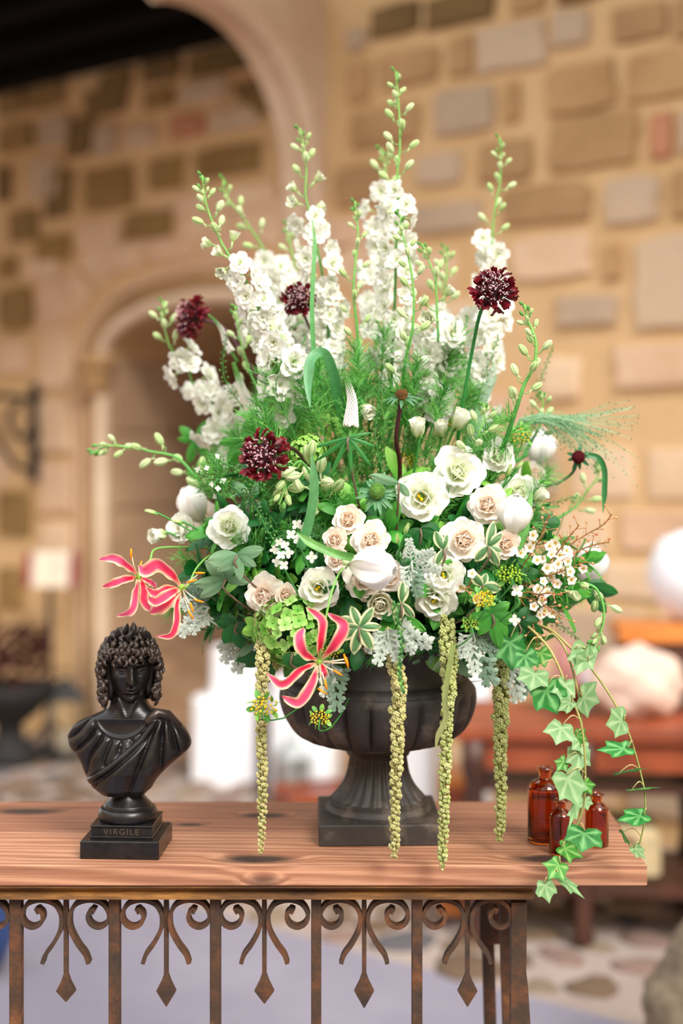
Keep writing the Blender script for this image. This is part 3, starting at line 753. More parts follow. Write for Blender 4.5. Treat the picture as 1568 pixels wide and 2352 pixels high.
# ============================================================ AMBER BOTTLES
def make_glass():
    m, nt, b = newmat('amber_glass')
    b.inputs['Base Color'].default_value = (0.62, 0.21, 0.035, 1); b.inputs['Transmission Weight'].default_value = 1.0
    b.inputs['Roughness'].default_value = 0.03; b.inputs['IOR'].default_value = 1.5; return m
GLASS = make_glass()
def bottle(px, py, Y, rpx, hpx, neckpx, lab):
    k = Y / F; r = rpx * k; h = hpx * k; nr = neckpx * k
    b = thing('amber_bottle', lab, 'bottle', T((at(px, py, Y).x, Y, HT)), 'amber glass bottles at the end of the bar')
    ns = h * (.70 if hpx > 150 else .68)
    out = [(r * .86, 0), (r * .97, h * .012), (r, h * .04), (r, ns * .97), (r * .97, ns * 1.03), (r * .80, ns * 1.12), (nr * 1.15, ns * 1.19), (nr * .95, ns * 1.23), (nr * .95, h * .93)]
    inn = [(rr - .0022, zz) for rr, zz in reversed(out[3:])] + [(r - .0026, h * .06), (r * .8, h * .03), (.0005, h * .035)]
    P1 = [(p.x, p.z) for p in catmull([(a, 0, c) for a, c in out[2:]], 3)]
    mb = MB(); mb.lathe([(.0003, .0002), (r * .86, 0), (r * .97, h * .012)] + P1 + inn, 40)
    mb.f = mb.f[:-2]; mb.build('glass_body', GLASS, b, autos=70)
    lip = [(nr * .95 - .002, h * .925), (nr * 1.02, h * .925), (nr * 1.28, h * .94), (nr * 1.32, h * .97), (nr * 1.22, h * .995), (nr * .95, h), (nr * .80, h * .985), (nr * .95 - .002, h * .93)]
    mb = MB(); mb.lathe(lip, 32); mb.f = mb.f[:-2]; mb.build('lip', GLASS, b, autos=70)
bottle(1251, 1940, 2.335, 39.5, 172, 14.5, 'tallest amber glass bottle, behind the other two at the bar end')
bottle(1288, 1968, 2.265, 27, 126, 12, 'small amber bottle in front, half hidden behind hanging ivy')
bottle(1370, 1952, 2.310, 27, 122, 12.5, 'small amber bottle nearest the right end of the wooden bar')

# ============================================================ THINGS IN THE COURTYARD BEHIND
IRON = plain('blackened_iron', (0.014, 0.013, 0.012), 0.6, 0.4)
WH = plain('white_cloth', (0.85, 0.85, 0.88), 0.85, var=(0.8, 0.8, 0.83), scale=6)
REDL = plain('red_leather', (0.22, 0.008, 0.008), 0.55)
CREAM = plain('cream_paper', (0.74, 0.62, 0.48), 0.8)
OLDW = plain('red_brown_table_wood', s2l((150, 72, 40)), 0.45, var=s2l((104, 46, 26)), scale=5, bs=.2)
DKW = plain('dark_walnut_wood', s2l((74, 40, 26)), 0.5, var=s2l((48, 26, 18)), scale=5, bs=.2)
ORW = plain('orange_varnished_wood', s2l((206, 126, 58)), 0.4, var=s2l((182, 104, 44)), scale=5)
# wall bracket lamp
M = None
ts, zs_ = wtz(88, 1000)
sc = thing('wrought_iron_bracket', 'wrought iron lantern bracket fixed to the stone wall at left', 'bracket', T(wp(ts, wtz(88, 1000)[1], .02)))
org = wp(ts, wtz(88, 1000)[1], .02)
def wloc(t, z, o): return wp(ts + t, org.z + z, .02 + o) - org
mb = MB(); vs = [wloc(a, z, o) for a in (-.03, .03) for o in (-.02, .02) for z in (-.27, .30)]
mb.add(vs, [(0, 1, 3, 2), (4, 6, 7, 5), (0, 4, 5, 1), (2, 3, 7, 6), (0, 2, 6, 4), (1, 5, 7, 3)]); mb.build('back_plate', IRON, sc, smooth=False)
for pl_ in ([(0, .2, 0), (0, .22, .25), (0, .20, .5)], [(0, -.2, 0), (0, -.17, .15), (0, .0, .28), (0, .2, .4)], [(0, .05, 0), (0, -.02, .12), (0, .1, .2), (0, .18, .12)]):
    mb = MB(); mb.tube([wloc(a, z, o) for a, z, o in catmull(pl_, 6)], .018, n=8); mb.build('scroll_arm', IRON, sc)
mb = MB(); p = wloc(0, 0, .5); mb.tube([p + Vector((0, 0, .22)), p + Vector((0, 0, .02))], .008)
mb.lathe([(.02, .03), (.10, -.03), (.09, -.04), (.07, -.22), (.02, -.26)], 6, M=T(p)); mb.build('lantern_cage', IRON, sc, smooth=False)
# reading stand with open red book
P0 = gp(113, 1722); Ys = P0.y
st = thing('lectern_stand', 'thin dark metal stand with open red-covered book by the wall at left', 'book stand', T(P0))
mb = MB(); mb.tube([(0, 0, .1), (0, 0, 1.0)], .016, n=8); mb.build('pole', IRON, st)
for k in range(3):
    a = k * 2.09 + .5; mb = MB(); mb.tube([(0, 0, .16), (.13 * cos(a), .13 * sin(a), .05), (.2 * cos(a), .2 * sin(a), .01)], .014); mb.build('leg', IRON, st)
hh = at(113, 1306, Ys).z; ww = 62 / F * Ys
bkM = T((P0.x + 8 / F * Ys, Ys - .06, hh)) @ Matrix.Rotation(-.25, 4, 'X')
bk = thing('open_book', 'open book with cream pages and red cover on the thin stand', 'book', bkM)
mb = MB(); mb.box((-ww, 0, -.095), (ww, .025, .095), ch=.004); mb.build('cover', REDL, bk, smooth=False)
for sgn in (-1, 1):
    mb = MB(); mb.grid(4, 8, lambda a, b: (Vector((sgn * b * ww * .70, -.008 - .02 * sin(pi * b) , -.10 + .2 * a)), (1, 1, 1))); 
    o = mb.build('pages', CREAM, bk)
# planters and lanterns at left
FOL = plain('dark_red_foliage', (0.05, 0.012, 0.01), 0.9, spec=.1, var=(0.012, 0.006, 0.005), scale=25)
Pp = gp(22, 1752)
pt_ = thing('stone_planter', 'dark planter urn on the ground at the left edge', 'planter', T(Pp))
mb = MB(); mb.lathe([(.17, 0), (.17, .06), (.08, .12), (.07, .2), (.16, .27), (.22, .36), (.24, .42), (.2, .41)], 24); mb.build('pot', plain('dark_planter', (.008, .006, .005), .8), pt_)
bush = MB(); rr_ = random.Random(5)
for i in range(320):
    a, b = rr_.uniform(0, 2 * pi), rr_.uniform(-.3, 1.0); d = Vector((cos(a) * sqrt(1 - b * b * .9), sin(a) * sqrt(1 - b * b * .9), b)); r = rr_.uniform(.12, .25)
    p = Vector((0, 0, .52)) + d * r; s1 = d.orthogonal().normalized() * .03; s2 = d.cross(s1) * 1.0
    bush.add([p - s1, p - s2 * .5 + d * .02, p + s1 + d * .04, p + s2 * .5 + d * .02], [(0, 1, 2, 3)])
pb = bush.build('foliage', FOL, None, smooth=False); pb.matrix_basis = T(Pp); tag(pb, 'dark red heather plant growing in the planter urn at left', 'plant')
def lantern(px, py, s, lab, mat=None):
    P = gp(px, py); L = thing('floor_lantern', lab, 'lantern', T(P) @ RZ(.4) @ Matrix.Scale(s, 4), 'lanterns on the courtyard ground')
    mt = mat or IRON
    mb = MB(); mb.box((-.08, -.08, 0), (.08, .08, .025)); mb.build('base', mt, L, smooth=False)
    for a in (-1, 1):
        for b in (-1, 1):
            mb = MB(); mb.box((a * .07 - .006, b * .07 - .006, .02), (a * .07 + .006, b * .07 + .006, .27)); mb.build('post', mt, L, smooth=False)
    mb = MB(); mb.box((-.066, -.066, .025), (.066, .066, .265)); mb.build('glass', PANE, L, smooth=False)
    mb = MB(); mb.add([(-.085, -.085, .27), (.085, -.085, .27), (.085, .085, .27), (-.085, .085, .27), (-.02, -.02, .36), (.02, -.02, .36), (.02, .02, .36), (-.02, .02, .36)], [(0, 1, 5, 4), (1, 2, 6, 5), (2, 3, 7, 6), (3, 0, 4, 7), (4, 5, 6, 7), (3, 2, 1, 0)]); mb.build('roof', mt, L, smooth=False)
    mb = MB(); mb.tube([Vector((.03 * cos(a * .5), 0, .375 + .03 * sin(a * .5))) for a in range(13)], .004, n=5); mb.build('handle', mt, L)
    mb = MB(); mb.lathe([(.03, .026), (.03, .13), (.005, .135)], 14); mb.build('candle', CREAM, L)
PANE, nt_, b_ = newmat('clear_pane'); b_.inputs['Transmission Weight'].default_value = 1; b_.inputs['Roughness'].default_value = .02; b_.inputs['Base Color'].default_value = (.9, .95, .93, 1)
lantern(150, 1745, 1.2, 'dark metal lantern with pointed roof at the foot of the book stand')
lantern(672, 1850, .85, 'pale lantern on the paving just left of the urn bowl', plain('grey_zinc', (.35, .38, .38), .5, .3))
# white draped bench and plinth
def drape(px0, px1, pyb, pyt, dep, name, lab, cat, stepped=False, zb=0.0):
    Pb = gp((px0 + px1) / 2, pyb); Y = Pb.y; hw = (px1 - px0) / 2 / F * Y; h = (pyb - pyt) / F * Y - zb
    mb = MB(); prof = []
    def fn(a, b):
        th = 2 * pi * b; q = 1.0
        cx1, sy1 = math.copysign(abs(cos(th)) ** .35, cos(th)), math.copysign(abs(sin(th)) ** .35, sin(th))
        f = 1 + .035 * sin(th * 19) * (1 - a) + .02 * sin(th * 31 + 1)
        if a > .86: f *= (1 - a) / .14
        if stepped and a < .86: f *= 1.0 if a < .4 else .72
        return Vector((cx1 * hw * f, sy1 * dep * f, h * min(1, a / .86))), (1, 1, 1)
    mb.grid(26, 90, fn, closed=True); o = mb.build(name, WH); o.matrix_basis = T((Pb.x, Y + dep + (.04 if zb else 0), zb)) @ RZ(-.3); tag(o, lab, cat)
drape(448, 606, 1806, 1605, .16, 'draped_bench', 'white cloth covered low bench on the paving between bust and urn', 'bench')
drape(486, 592, 1806, 1492, .09, 'draped_box', 'white covered box standing on the low white bench', 'box', zb=.432)
drape(628, 770, 1838, 1560, .12, 'draped_chest', 'white covered block behind the left strand of hanging amaranth', 'chest')
drape(925, 1012, 1895, 1640, .12, 'draped_stool', 'bright white covered stool seen right of the urn foot', 'stool')
drape(1070, 1130, 1950, 1480, .08, 'white_easel_board', 'white cloth covered stand behind the urn rim at right', 'stand')
# wooden crate
P = gp(725, 1885); cr = thing('wooden_crate', 'low red-brown wooden crate on the paving left of the urn foot', 'crate', T(P) @ RZ(.35))
for k in range(3):
    for sgn in (-1, 1):
        mb = MB(); mb.box((-.16, sgn * .12 - .006, .01 + k * .05), (.16, sgn * .12 + .006, .05 + k * .05)); mb.build('slat', OLDW, cr, smooth=False)
        mb = MB(); mb.box((sgn * .16 - .006, -.12, .01 + k * .05), (sgn * .16 + .006, .12, .05 + k * .05)); mb.build('slat', OLDW, cr, smooth=False)
mb = MB(); mb.box((-.16, -.12, 0), (.16, .12, .012)); mb.build('bottom', OLDW, cr, smooth=False)
# far table at right
YT = 4.75; ztab = ZC - (1668 - YH) / F * YT
xa, xb = (1045 - CX) / F * YT, 1.75
tb = thing('wooden_side_table', 'long red-brown wooden table with shelf against the wall at right', 'table', T((0, YT, 0)) @ RZ(-.10))
for k in range(4):
    mb = MB(); mb.box((xa, k * .14, ztab - .04), (xb, k * .14 + .136, ztab), ch=.003); mb.build('plank', OLDW, tb, smooth=False)
mb = MB(); mb.box((xa + .04, .03, ztab - .14), (xb - .04, .05, ztab - .04)); mb.build('apron', OLDW, tb, smooth=False)
for x in (xa + .06, xa + .42, 1.20, xb - .1):
    for y in (.04, .48):
        mb = MB(); s = .032
        mb.lathe([(s, 0), (s * 1.3, .03), (s * .8, .08), (s * 1.2, .2), (s * .75, .3), (s * 1.25, .45), (s * .8, ztab - .2), (s * 1.3, ztab - .13), (s * 1.3, ztab - .04)], 12, M=T((x, y, 0))); mb.build('leg', DKW, tb)
mb = MB(); mb.box((xa + .05, .03, .17), (xb - .08, .50, .20)); mb.build('lower_shelf', DKW, tb, smooth=False)
mb = MB(); mb.box((xa + .05, .06, ztab - .22), (xb - .08, .50, ztab - .19)); mb.build('middle_shelf', DKW, tb, smooth=False)
TR = RZ(-.10)
def ont(px, dy): 
    """point on the table top under pixel column px"""
    Y = YT + dy; x = (px - CX) / F * Y; q = T((0, YT, 0)) @ TR
    l = q.inverted() @ Vector((x, Y, 0)); l.z = ztab; return q @ l
# driftwood lump
mb = MB(); dw = random.Random(4)
ph_ = [dw.uniform(0, 6) for _ in range(8)]
mb.ball((0, 0, .115), (.165, .12, .125), n=28, m=18, fn=lambda d: (1 + .12 * sin(5 * d.x + ph_[0]) * cos(4 * d.z + ph_[1]) + .09 * abs(sin(7 * d.x + 6 * d.y + ph_[2])) + .06 * sin(13 * d.z + 9 * d.x + ph_[3])) * (1 - .25 * max(0, d.z) * abs(d.x)))
dr = mb.build('pale_rock', PAPER); dr.matrix_basis = T(ont(1462, .2)) @ RZ(.2); tag(dr, 'large pale rugged rock lying on the far wooden table at right', 'rock')
mb = MB(); mb.lathe([(.028, 0), (.03, .01), (.03, .12), (.012, .16), (.012, .2), (.0, .2)], 16); o = mb.build('white_bottle', WH); o.matrix_basis = T(ont(1345, .28)); tag(o, 'slim white bottle on the far table left of the pale rock', 'bottle')
# framed white oval on orange stand
Pm = ont(1520, .42); Pm.z = ztab
ob = thing('orange_wood_box', 'orange varnished wooden box behind the pale rock on the far table', 'box', T((Pm.x + .06, Pm.y - .02, ztab)))
mb = MB(); mb.box((-.22, -.08, .0), (.28, .10, .235), ch=.004); mb.build('body', DKW, ob, smooth=False)
mb = MB(); mb.box((-.235, -.095, .235), (.295, .11, .30), ch=.004); mb.build('lid', ORW, ob, smooth=False)
mb = MB(); mb.lathe([(.08, 0), (.10, .01), (.155, .06), (.19, .14), (.185, .22), (.14, .30), (.06, .33), (.0, .335)], 28)
o = mb.build('white_globe_lamp', WH); o.matrix_basis = T((Pm.x + .14, Pm.y, ztab + .30)); tag(o, 'big round white lamp globe on the orange box at the right edge', 'lamp')
# heather in a pot, right behind the delphinium
HE = plain('pink_heather', (0.42, 0.16, 0.16), 0.8, var=(0.55, 0.30, 0.24), scale=30)
Ph = ont(1302, .25); pth = thing('flower_pot', 'small terracotta pot of pink heather on the far table', 'pot', T(Ph))
mb = MB(); mb.lathe([(.04, 0), (.055, .08), (.06, .08), (.06, .10), (.05, .10)], 18); mb.build('pot', OLDW, pth)
hb2 = MB()
for i in range(90):
    a = rr_.uniform(0, 6.28); q = rr_.uniform(0, .06); h = rr_.uniform(.12, .27)
    hb2.tube([(q * cos(a) * .4, q * sin(a) * .4, .08), (q * cos(a) * 1.2, q * sin(a) * 1.2, h)], [.005, .003], n=4)
hb2.build('heather', HE, pth)
# chair-like cabinet left of the table and box under it
cb = thing('small_orange_cabinet', 'orange-brown wooden cabinet standing under the left end of the far table', 'cabinet', T((at(1062, 1700, 4.9).x, 5.0, 0)) @ RZ(-.1))
mb = MB(); mb.box((-.07, -.1, .04), (.07, .1, .52), ch=.003); mb.build('body', ORW, cb, smooth=False)
mb = MB(); mb.box((-.06, -.108, .08), (.06, -.1, .48)); mb.build('door', OLDW, cb, smooth=False)
mb = MB(); mb.ball((.045, -.115, .3), .01); mb.build('knob', IRON, cb)
for x in (-.055, .055): 
    mb = MB(); mb.box((x - .012, -.09, 0), (x + .012, -.06, .05)); mb.build('leg', DKW, cb, smooth=False)
for px, wv, lab in ((1195, .14, 'beige canvas basket on the shelf under the far table, left of two'), (1400, .13, 'beige canvas basket on the shelf under the far table, right of two')):
    x = (px - CX) / F * (YT + .2); q = T((0, YT, 0)) @ TR
    bkt = thing('canvas_basket', lab, 'basket', q @ T((x, .25, .20)), 'canvas baskets under the far table')
    mb = MB(); mb.box((-wv, -.14, 0), (wv, .14, .17), ch=.02); mb.build('body', plain('canvas', s2l((190, 170, 130)), .9), bkt, smooth=False)
    mb = MB(); mb.tube([(-.05, -.15, .12), (-.03, -.165, .16), (.03, -.165, .16), (.05, -.15, .12)], .006); mb.build('handle', OLDW, bkt)
# granite boulder at lower right, blue pot at lower left
mb = MB(); mb.ball((0, 0, 0), (.30, .25, .34), n=60, m=40, fn=lambda d: 1 + .05 * sin(7 * d.x + 2) * sin(9 * d.z) + .025 * sin(23 * d.x + 17 * d.z) * sin(21 * d.y + 5 * d.z) + .012 * sin(53 * d.z + 31 * d.x))
o = mb.build('granite_boulder', ROCK); o.matrix_basis = T((at(1568, 2300, 3.5).x + .215, 3.5, .22)); tag(o, 'rough speckled granite boulder at the lower right corner', 'boulder')
P = gp(-60, 2240); bp = thing('blue_glazed_pot', 'dark blue rounded pot behind the railing at the far left edge', 'pot', T(P))
BLU = plain('blue_glaze', (.02, .05, .16), .3)
mb = MB(); mb.lathe([(.06, 0), (.10, .05), (.13, .13), (.12, .2), (.09, .24), (.10, .26), (.08, .26)], 24); mb.build('body', BLU, bp)

# ============================================================ FLOWERS
def C(*c): return s2l(c)
WHT, WGR, CRM = C(242, 242, 235), C(206, 224, 160), C(253, 240, 226)
GD, GM, GL, GP = C(34, 98, 42), C(66, 142, 62), C(128, 182, 88), C(196, 220, 158)
BC = at(868, 1300, 2.42)      # heart of the arrangement
def shell(px, py, push=0.0):
    x0 = at(px, py, 2.25); rx, ry, rz = .40, .255, .235
    q = clamp(1 - ((x0.x - BC.x) / rx) ** 2 - ((x0.z - BC.z) / rz) ** 2, 0, 1)
    return BC.y - ry * sqrt(q) - push
def petal(mb, L, W, a0, a1, cup=0.0, ruf=0.0, prof=(.5, .25), cols=(WHT, WHT), edge=None, z0=0.0, r0=0.0, nu=6, nv=7, seed=0, M=None, hook=0.0, az=0.0, fold=0.0):
    k1, k2 = prof; vm = k1 / (k1 + k2); nm = vm ** k1 * (1 - vm) ** k2; vs = []; cs = []
    x, z = r0, z0; pv = 0; ph = seed * 1.7
    for i in range(nv + 1):
        v = sin(pi / 2 * i / nv) if k2 < .5 else i / nv
        a = a0 + (a1 - a0) * v + hook * max(0, v - .7)
        x += sin(a) * (v - pv) * L; z += cos(a) * (v - pv) * L; pv = v
        w = W / 2 * (((max(v, .03)) ** k1 * max(1 - v, .0) ** k2) / nm if v < 1 else (.12 if k2 > .32 else .62))
        for j in range(nu + 1):
            u = j / nu * 2 - 1; s = cup * u * u * w - fold * (1 - abs(u)) * w
            rr = ruf * sin(u * 5 + v * 4 + ph) * v * v * L + ruf * .6 * sin(u * 11 + ph * 2) * v * v * L * abs(u)
            s += rr
            bk = (.17 * u * u * v ** 3 * L) if k2 <= .32 else 0
            p = Vector((x - cos(a) * s - sin(a) * bk, u * w, z + sin(a) * s - cos(a) * bk))
            if az: p = Vector((p.x * cos(az) - p.y * sin(az), p.x * sin(az) + p.y * cos(az), p.z))
            if M is not None: p = M @ p
            c = mix(cols[0], cols[1], v) if len(cols) == 2 else (mix(cols[0], cols[1], v * 2) if v < .5 else mix(cols[1], cols[2], v * 2 - 1))
            if edge and (abs(u) > .7 or v > .96): c = edge
            vs.append(p); cs.append(c)
    k = nu + 1
    mb.add(vs, [(i * k + j, i * k + j + 1, (i + 1) * k + j + 1, (i + 1) * k + j) for i in range(nv) for j in range(nu)], cs)
def pmesh(name, mat=PET, **kw):
    mb = MB(); petal(mb, **kw); return mb.mesh(name, mat)
def stem_to(root, M, L0=.02, rad=.0022, col=GM, target=None, name='stem'):
    """a curved stem from the back of the flower head into the heart of the arrangement"""
    p0 = M.translation; d = -(M.to_3x3() @ Vector((0, 0, 1))).normalized()
    tg = target or (BC + Vector((U(-.03, .03), U(-.02, .03), -.09)))
    p1 = p0 + d * .05; pts = catmull([p0, p0 + d * L0, p1 * .7 + tg * .3 + Vector((0, 0, -.01)), tg], 3)
    Mi = M.inverted(); mb = MB(); mb.tube(pts, rad, col, n=5)
    mb.v = [tuple(Mi @ Vector(p)) for p in mb.v]
    o = mb.build(name, STEM, root); o['own'] = 1; return o
HIDE = Matrix.Translation((0, 0, -50))
PROTO = {}
def proto(kind, parts):
    """parts: list of (name, mesh, matrix); remembered, first placement builds it, later ones are copies"""
    PROTO[kind] = parts
def place(kind, M, label, cat, group=None, stem=True, **kw):
    name = kw.pop('name', kind)
    e = PROTO[kind]
    if isinstance(e, list):
        r = thing(name, label, cat, M, group)
        for (n, me, m) in e: link(n, me, r, m)
        PROTO[kind] = (e, r)
    else:
        r = dup(e[1], M, label, group); r['category'] = cat
        if group is None and 'group' in r: del r['group']
    if stem: stem_to(r, M, **kw)
    return r
def ring(parts, name, count, off, M0=None, variants=1, jit=.0, **kw):
    ms = [pmesh(name, seed=s + off * 3, **kw) for s in range(variants)]
    for i in range(count):
        m = RZ(off + 2 * pi * i / count + U(-jit, jit)) @ Matrix.Rotation(U(-jit, jit) * .5, 4, 'Y') @ Matrix.Scale(U(1 - jit, 1 + jit), 4)
        parts.append((name, ms[i % variants], m if M0 is None else M0 @ m))
def rose(c0, c1, c2, openness=1.0, ruf=.03):
    P = []; o = openness
    mb = MB()
    for i in range(4): petal(mb, .62, .5, .5, -.75, .6, .02, (.5, .3), (c0, c0), az=i * 1.6, z0=-.45, seed=i)
    mb.ball((0, 0, -.15), (.16, .16, .3), c0, n=8, m=5)
    P.append(('heart', mb.mesh('heart', PET), Matrix()))
    ring(P, 'petal', 4, .3, variants=2, jit=.08, L=.74, W=.74, a0=.62 * o, a1=-.55, cup=.5, ruf=ruf, cols=(c0, mix(c0, c1, .5)), z0=-.45)
    ring(P, 'petal', 5, .9, variants=2, jit=.08, L=.86, W=.86, a0=.85 * o, a1=-.25, cup=.35, ruf=ruf, cols=(c0, c1), z0=-.46)
    ring(P, 'petal', 5, 1.6, variants=2, jit=.08, L=.98, W=.98, a0=1.05 * o, a1=.15, cup=.25, ruf=ruf * 1.3, cols=(c0, c1), z0=-.48)
    ring(P, 'petal', 5, .1, variants=3, jit=.1, L=1.08, W=1.08, a0=1.2 * o, a1=.85 * o, cup=.12, ruf=ruf * 1.6, cols=(c1, c2), z0=-.5)
    ring(P, 'petal', 6, .7, variants=3, jit=.12, L=1.14, W=1.12, a0=1.32 * o, a1=1.45 * o, cup=.05, ruf=ruf * 2, cols=(c1, c2), z0=-.52)
    mb = MB(); 
    for i in range(5): petal(mb, .8, .22, 1.7, 2.0, .1, .02, (.5, .8), (GM, GL), az=i * 1.256, z0=-.55)
    mb.ball((0, 0, -.6), .14, GM, n=8, m=5)
    P.append(('calyx', mb.mesh('calyx', LEAF), Matrix())); return P
proto('spray_rose', rose(C(254, 236, 218), C(254, 242, 228), C(254, 249, 241), 1.0))
proto('spray_rose_tight', rose(C(254, 232, 212), C(253, 238, 222), C(254, 246, 236), .8, .02))
def lisi(o=1.0):
    P = []; c0, c1, c2 = C(190, 214, 120), C(244, 246, 226), C(253, 252, 246)
    mb = MB(); mb.ball((0, 0, -.28), (.10, .10, .22), C(120, 160, 50), n=8, m=6)
    for a in (-.07, .07): mb.ball((a, .02, -.02), (.085, .07, .05), C(232, 196, 20), n=8, m=5)
    for k in range(5):
        a = k * 1.256; mb.tube([(.03 * cos(a), .03 * sin(a), -.45), (.16 * cos(a), .16 * sin(a), -.12)], .012, GP, n=4)
        mb.ball((.17 * cos(a), .17 * sin(a), -.10), (.04, .03, .05), C(222, 178, 40), n=6, m=4)
    P.append(('stamens', mb.mesh('stamens', MATTE), Matrix()))
    ring(P, 'petal', 4, .2, variants=2, jit=.12, L=.82, W=.80, a0=.8 * o, a1=.0, cup=.3, ruf=.03, cols=(c0, c1, c2), z0=-.5)
    ring(P, 'petal', 5, .8, variants=3, jit=.12, L=1.0, W=1.08, a0=1.0 * o, a1=.45 * o, cup=.18, ruf=.045, cols=(c0, c1, c2), z0=-.52)
    ring(P, 'petal', 5, .1, variants=3, jit=.12, L=1.14, W=1.2, a0=1.15 * o, a1=1.2 * o, cup=.08, ruf=.055, cols=(c1, c2), z0=-.53)
    ring(P, 'petal', 3, .5, variants=3, jit=.14, L=1.16, W=1.2, a0=1.25 * o, a1=1.45 * o, cup=.05, ruf=.06, cols=(c1, c2), z0=-.55)
    mb = MB()
    for i in range(5): petal(mb, .6, .13, 1.2, 1.2, .1, 0, (.4, .8), (GM, GL), az=i * 1.256, z0=-.6)
    mb.ball((0, 0, -.58), .12, GL, n=8, m=5); P.append(('calyx', mb.mesh('calyx', LEAF), Matrix())); return P
proto('lisianthus', lisi())
proto('lisianthus_cup', lisi(.62))
def lisirose():
    P = []; c0, c1, c2 = C(214, 228, 160), C(246, 248, 232), C(253, 252, 247)
    mb = MB()
    for i in range(4): petal(mb, .66, .55, .55, -.6, .6, .02, (.5, .3), (c0, c1), az=i * 1.6, z0=-.45, seed=i)
    P.append(('heart', mb.mesh('heart', PET), Matrix()))
    ring(P, 'petal', 4, .4, variants=2, jit=.1, L=.84, W=.85, a0=.8, a1=-.2, cup=.35, ruf=.03, cols=(c0, c1), z0=-.48)
    ring(P, 'petal', 5, .8, variants=3, jit=.12, L=1.0, W=1.08, a0=1.05, a1=.5, cup=.18, ruf=.045, cols=(c0, c1, c2), z0=-.5)
    ring(P, 'petal', 6, .1, variants=3, jit=.12, L=1.14, W=1.2, a0=1.2, a1=1.3, cup=.08, ruf=.055, cols=(c1, c2), z0=-.53)
    mb = MB(); mb.ball((0, 0, -.58), .12, GL, n=8, m=5)
    for i in range(5): petal(mb, .6, .13, 1.2, 1.2, .1, 0, (.4, .8), (GM, GL), az=i * 1.256, z0=-.6)
    P.append(('calyx', mb.mesh('calyx', LEAF), Matrix())); return P
proto('double_lisianthus', lisirose())
def cupbud(L, W, a0, a1, cols, n=5, sep=(GM, GL)):
    P = []
    ring(P, 'petal', n, .2, variants=2, jit=.06, L=L, W=W, a0=a0, a1=a1, cup=.45, ruf=.025, prof=(.45, .35), cols=cols, z0=-.5)
    ring(P, 'petal', n - 1, .9, variants=2, jit=.06, L=L * .95, W=W * .9, a0=a0 * .7, a1=a1 - .1, cup=.5, ruf=.02, prof=(.45, .35), cols=cols, z0=-.49)
    mb = MB()
    for i in range(5): petal(mb, .55, .12, a0 * .9, .2, .1, 0, (.4, .8), sep, az=i * 1.256, z0=-.55)
    mb.ball((0, 0, -.52), (.13, .13, .10), sep[0], n=8, m=5); P.append(('calyx', mb.mesh('calyx', LEAF), Matrix())); return P
proto('lisianthus_half', cupbud(1.45, 1.0, .62, .25, (C(206, 224, 150), C(238, 242, 214), C(250, 250, 238))))
mb = MB()
for i in range(3): petal(mb, 1.7, .55, .38, -.38, .8, .02, (.5, .6), (C(170, 204, 110), C(214, 230, 168)), az=i * 2.09, z0=-.6)
for i in range(5): petal(mb, .9, .10, .45, .1, 0, 0, (.4, .8), (GM, GL), az=i * 1.256, z0=-.65)
proto('lisianthus_bud', [('bud', mb.mesh('bud', PET), Matrix())])
def tulip():
    P = []; c = (C(236, 238, 214), C(252, 250, 246), C(255, 253, 250))
    ring(P, 'petal', 3, .2, variants=2, jit=.02, L=1.95, W=1.5, a0=1.05, a1=-.62, cup=.62, ruf=.006, prof=(.55, .4), cols=c, z0=-.75, nu=8, nv=10)
    ring(P, 'petal', 3, 1.25, variants=2, jit=.02, L=1.9, W=1.4, a0=.98, a1=-.6, cup=.58, ruf=.006, prof=(.55, .4), cols=c, z0=-.73, nu=8, nv=10)
    mb = MB(); mb.tube([(0, 0, -.7), (0, 0, -.95)], [.12, .10], GP, n=10); P.append(('neck', mb.mesh('neck', STEM), Matrix())); return P
proto('white_tulip', tulip())
def ranun():
    P = []; 
    for r_, (n, L, W, a0, a1) in enumerate(((4, .5, .42, .5, -.7), (5, .6, .55, .7, -.6), (6, .72, .65, .9, -.45), (6, .84, .75, 1.05, -.25), (7, .95, .85, 1.2, .05), (7, 1.04, .95, 1.3, .4))):
        ring(P, 'petal', n, r_ * .6, variants=1, jit=.05, L=L, W=W, a0=a0, a1=a1, cup=.4, ruf=.01, cols=(C(228, 232, 190), C(252, 248, 234)) if r_ > 1 else (C(190, 210, 130), C(226, 232, 180)), z0=-.4, nv=5, nu=4)
    return P
proto('ranunculus', ranun())
# small flowers
mb = MB()
for i in range(5): petal(mb, 1, .85, 1.0, 1.5, .2, .08, (.5, .35), (C(250, 250, 236), WHT), az=i * 1.256 + .2, nu=4, nv=4, seed=i)
for i in range(5): petal(mb, .72, .6, .7, 1.2, .3, .1, (.5, .35), (C(244, 246, 222), WHT), az=i * 1.256 + .8, nu=4, nv=4, seed=i + 4)
for i in range(4): petal(mb, .45, .35, .3, .7, .3, .1, (.5, .35), (C(196, 214, 120), WHT), az=i * 1.57 + .5, nu=3, nv=3, seed=i + 7)
mb.tube([(0, 0, -.02), (.05, 0, -.35), (.05, .1, -.85)], [.10, .08, .03], GP, n=5)
FLOR = [mb.mesh('blossom', PET)]
mb = MB()
for i in range(6): petal(mb, 1.08, .8, .8, 1.35, .3, .15, (.5, .4), (C(244, 246, 222), WHT), az=i * 1.05, nu=4, nv=4, seed=i * 2)
for i in range(6): petal(mb, .8, .6, .35, 1.0, .4, .12, (.5, .3), (C(250, 250, 236), WHT), az=i * 1.05 + .5, nu=4, nv=4, seed=i * 3)
mb.tube([(0, 0, -.02), (-.05, 0, -.35), (0, -.1, -.85)], [.10, .08, .03], GP, n=5)
FLOR.append(mb.mesh('blossom', PET))
mb = MB()
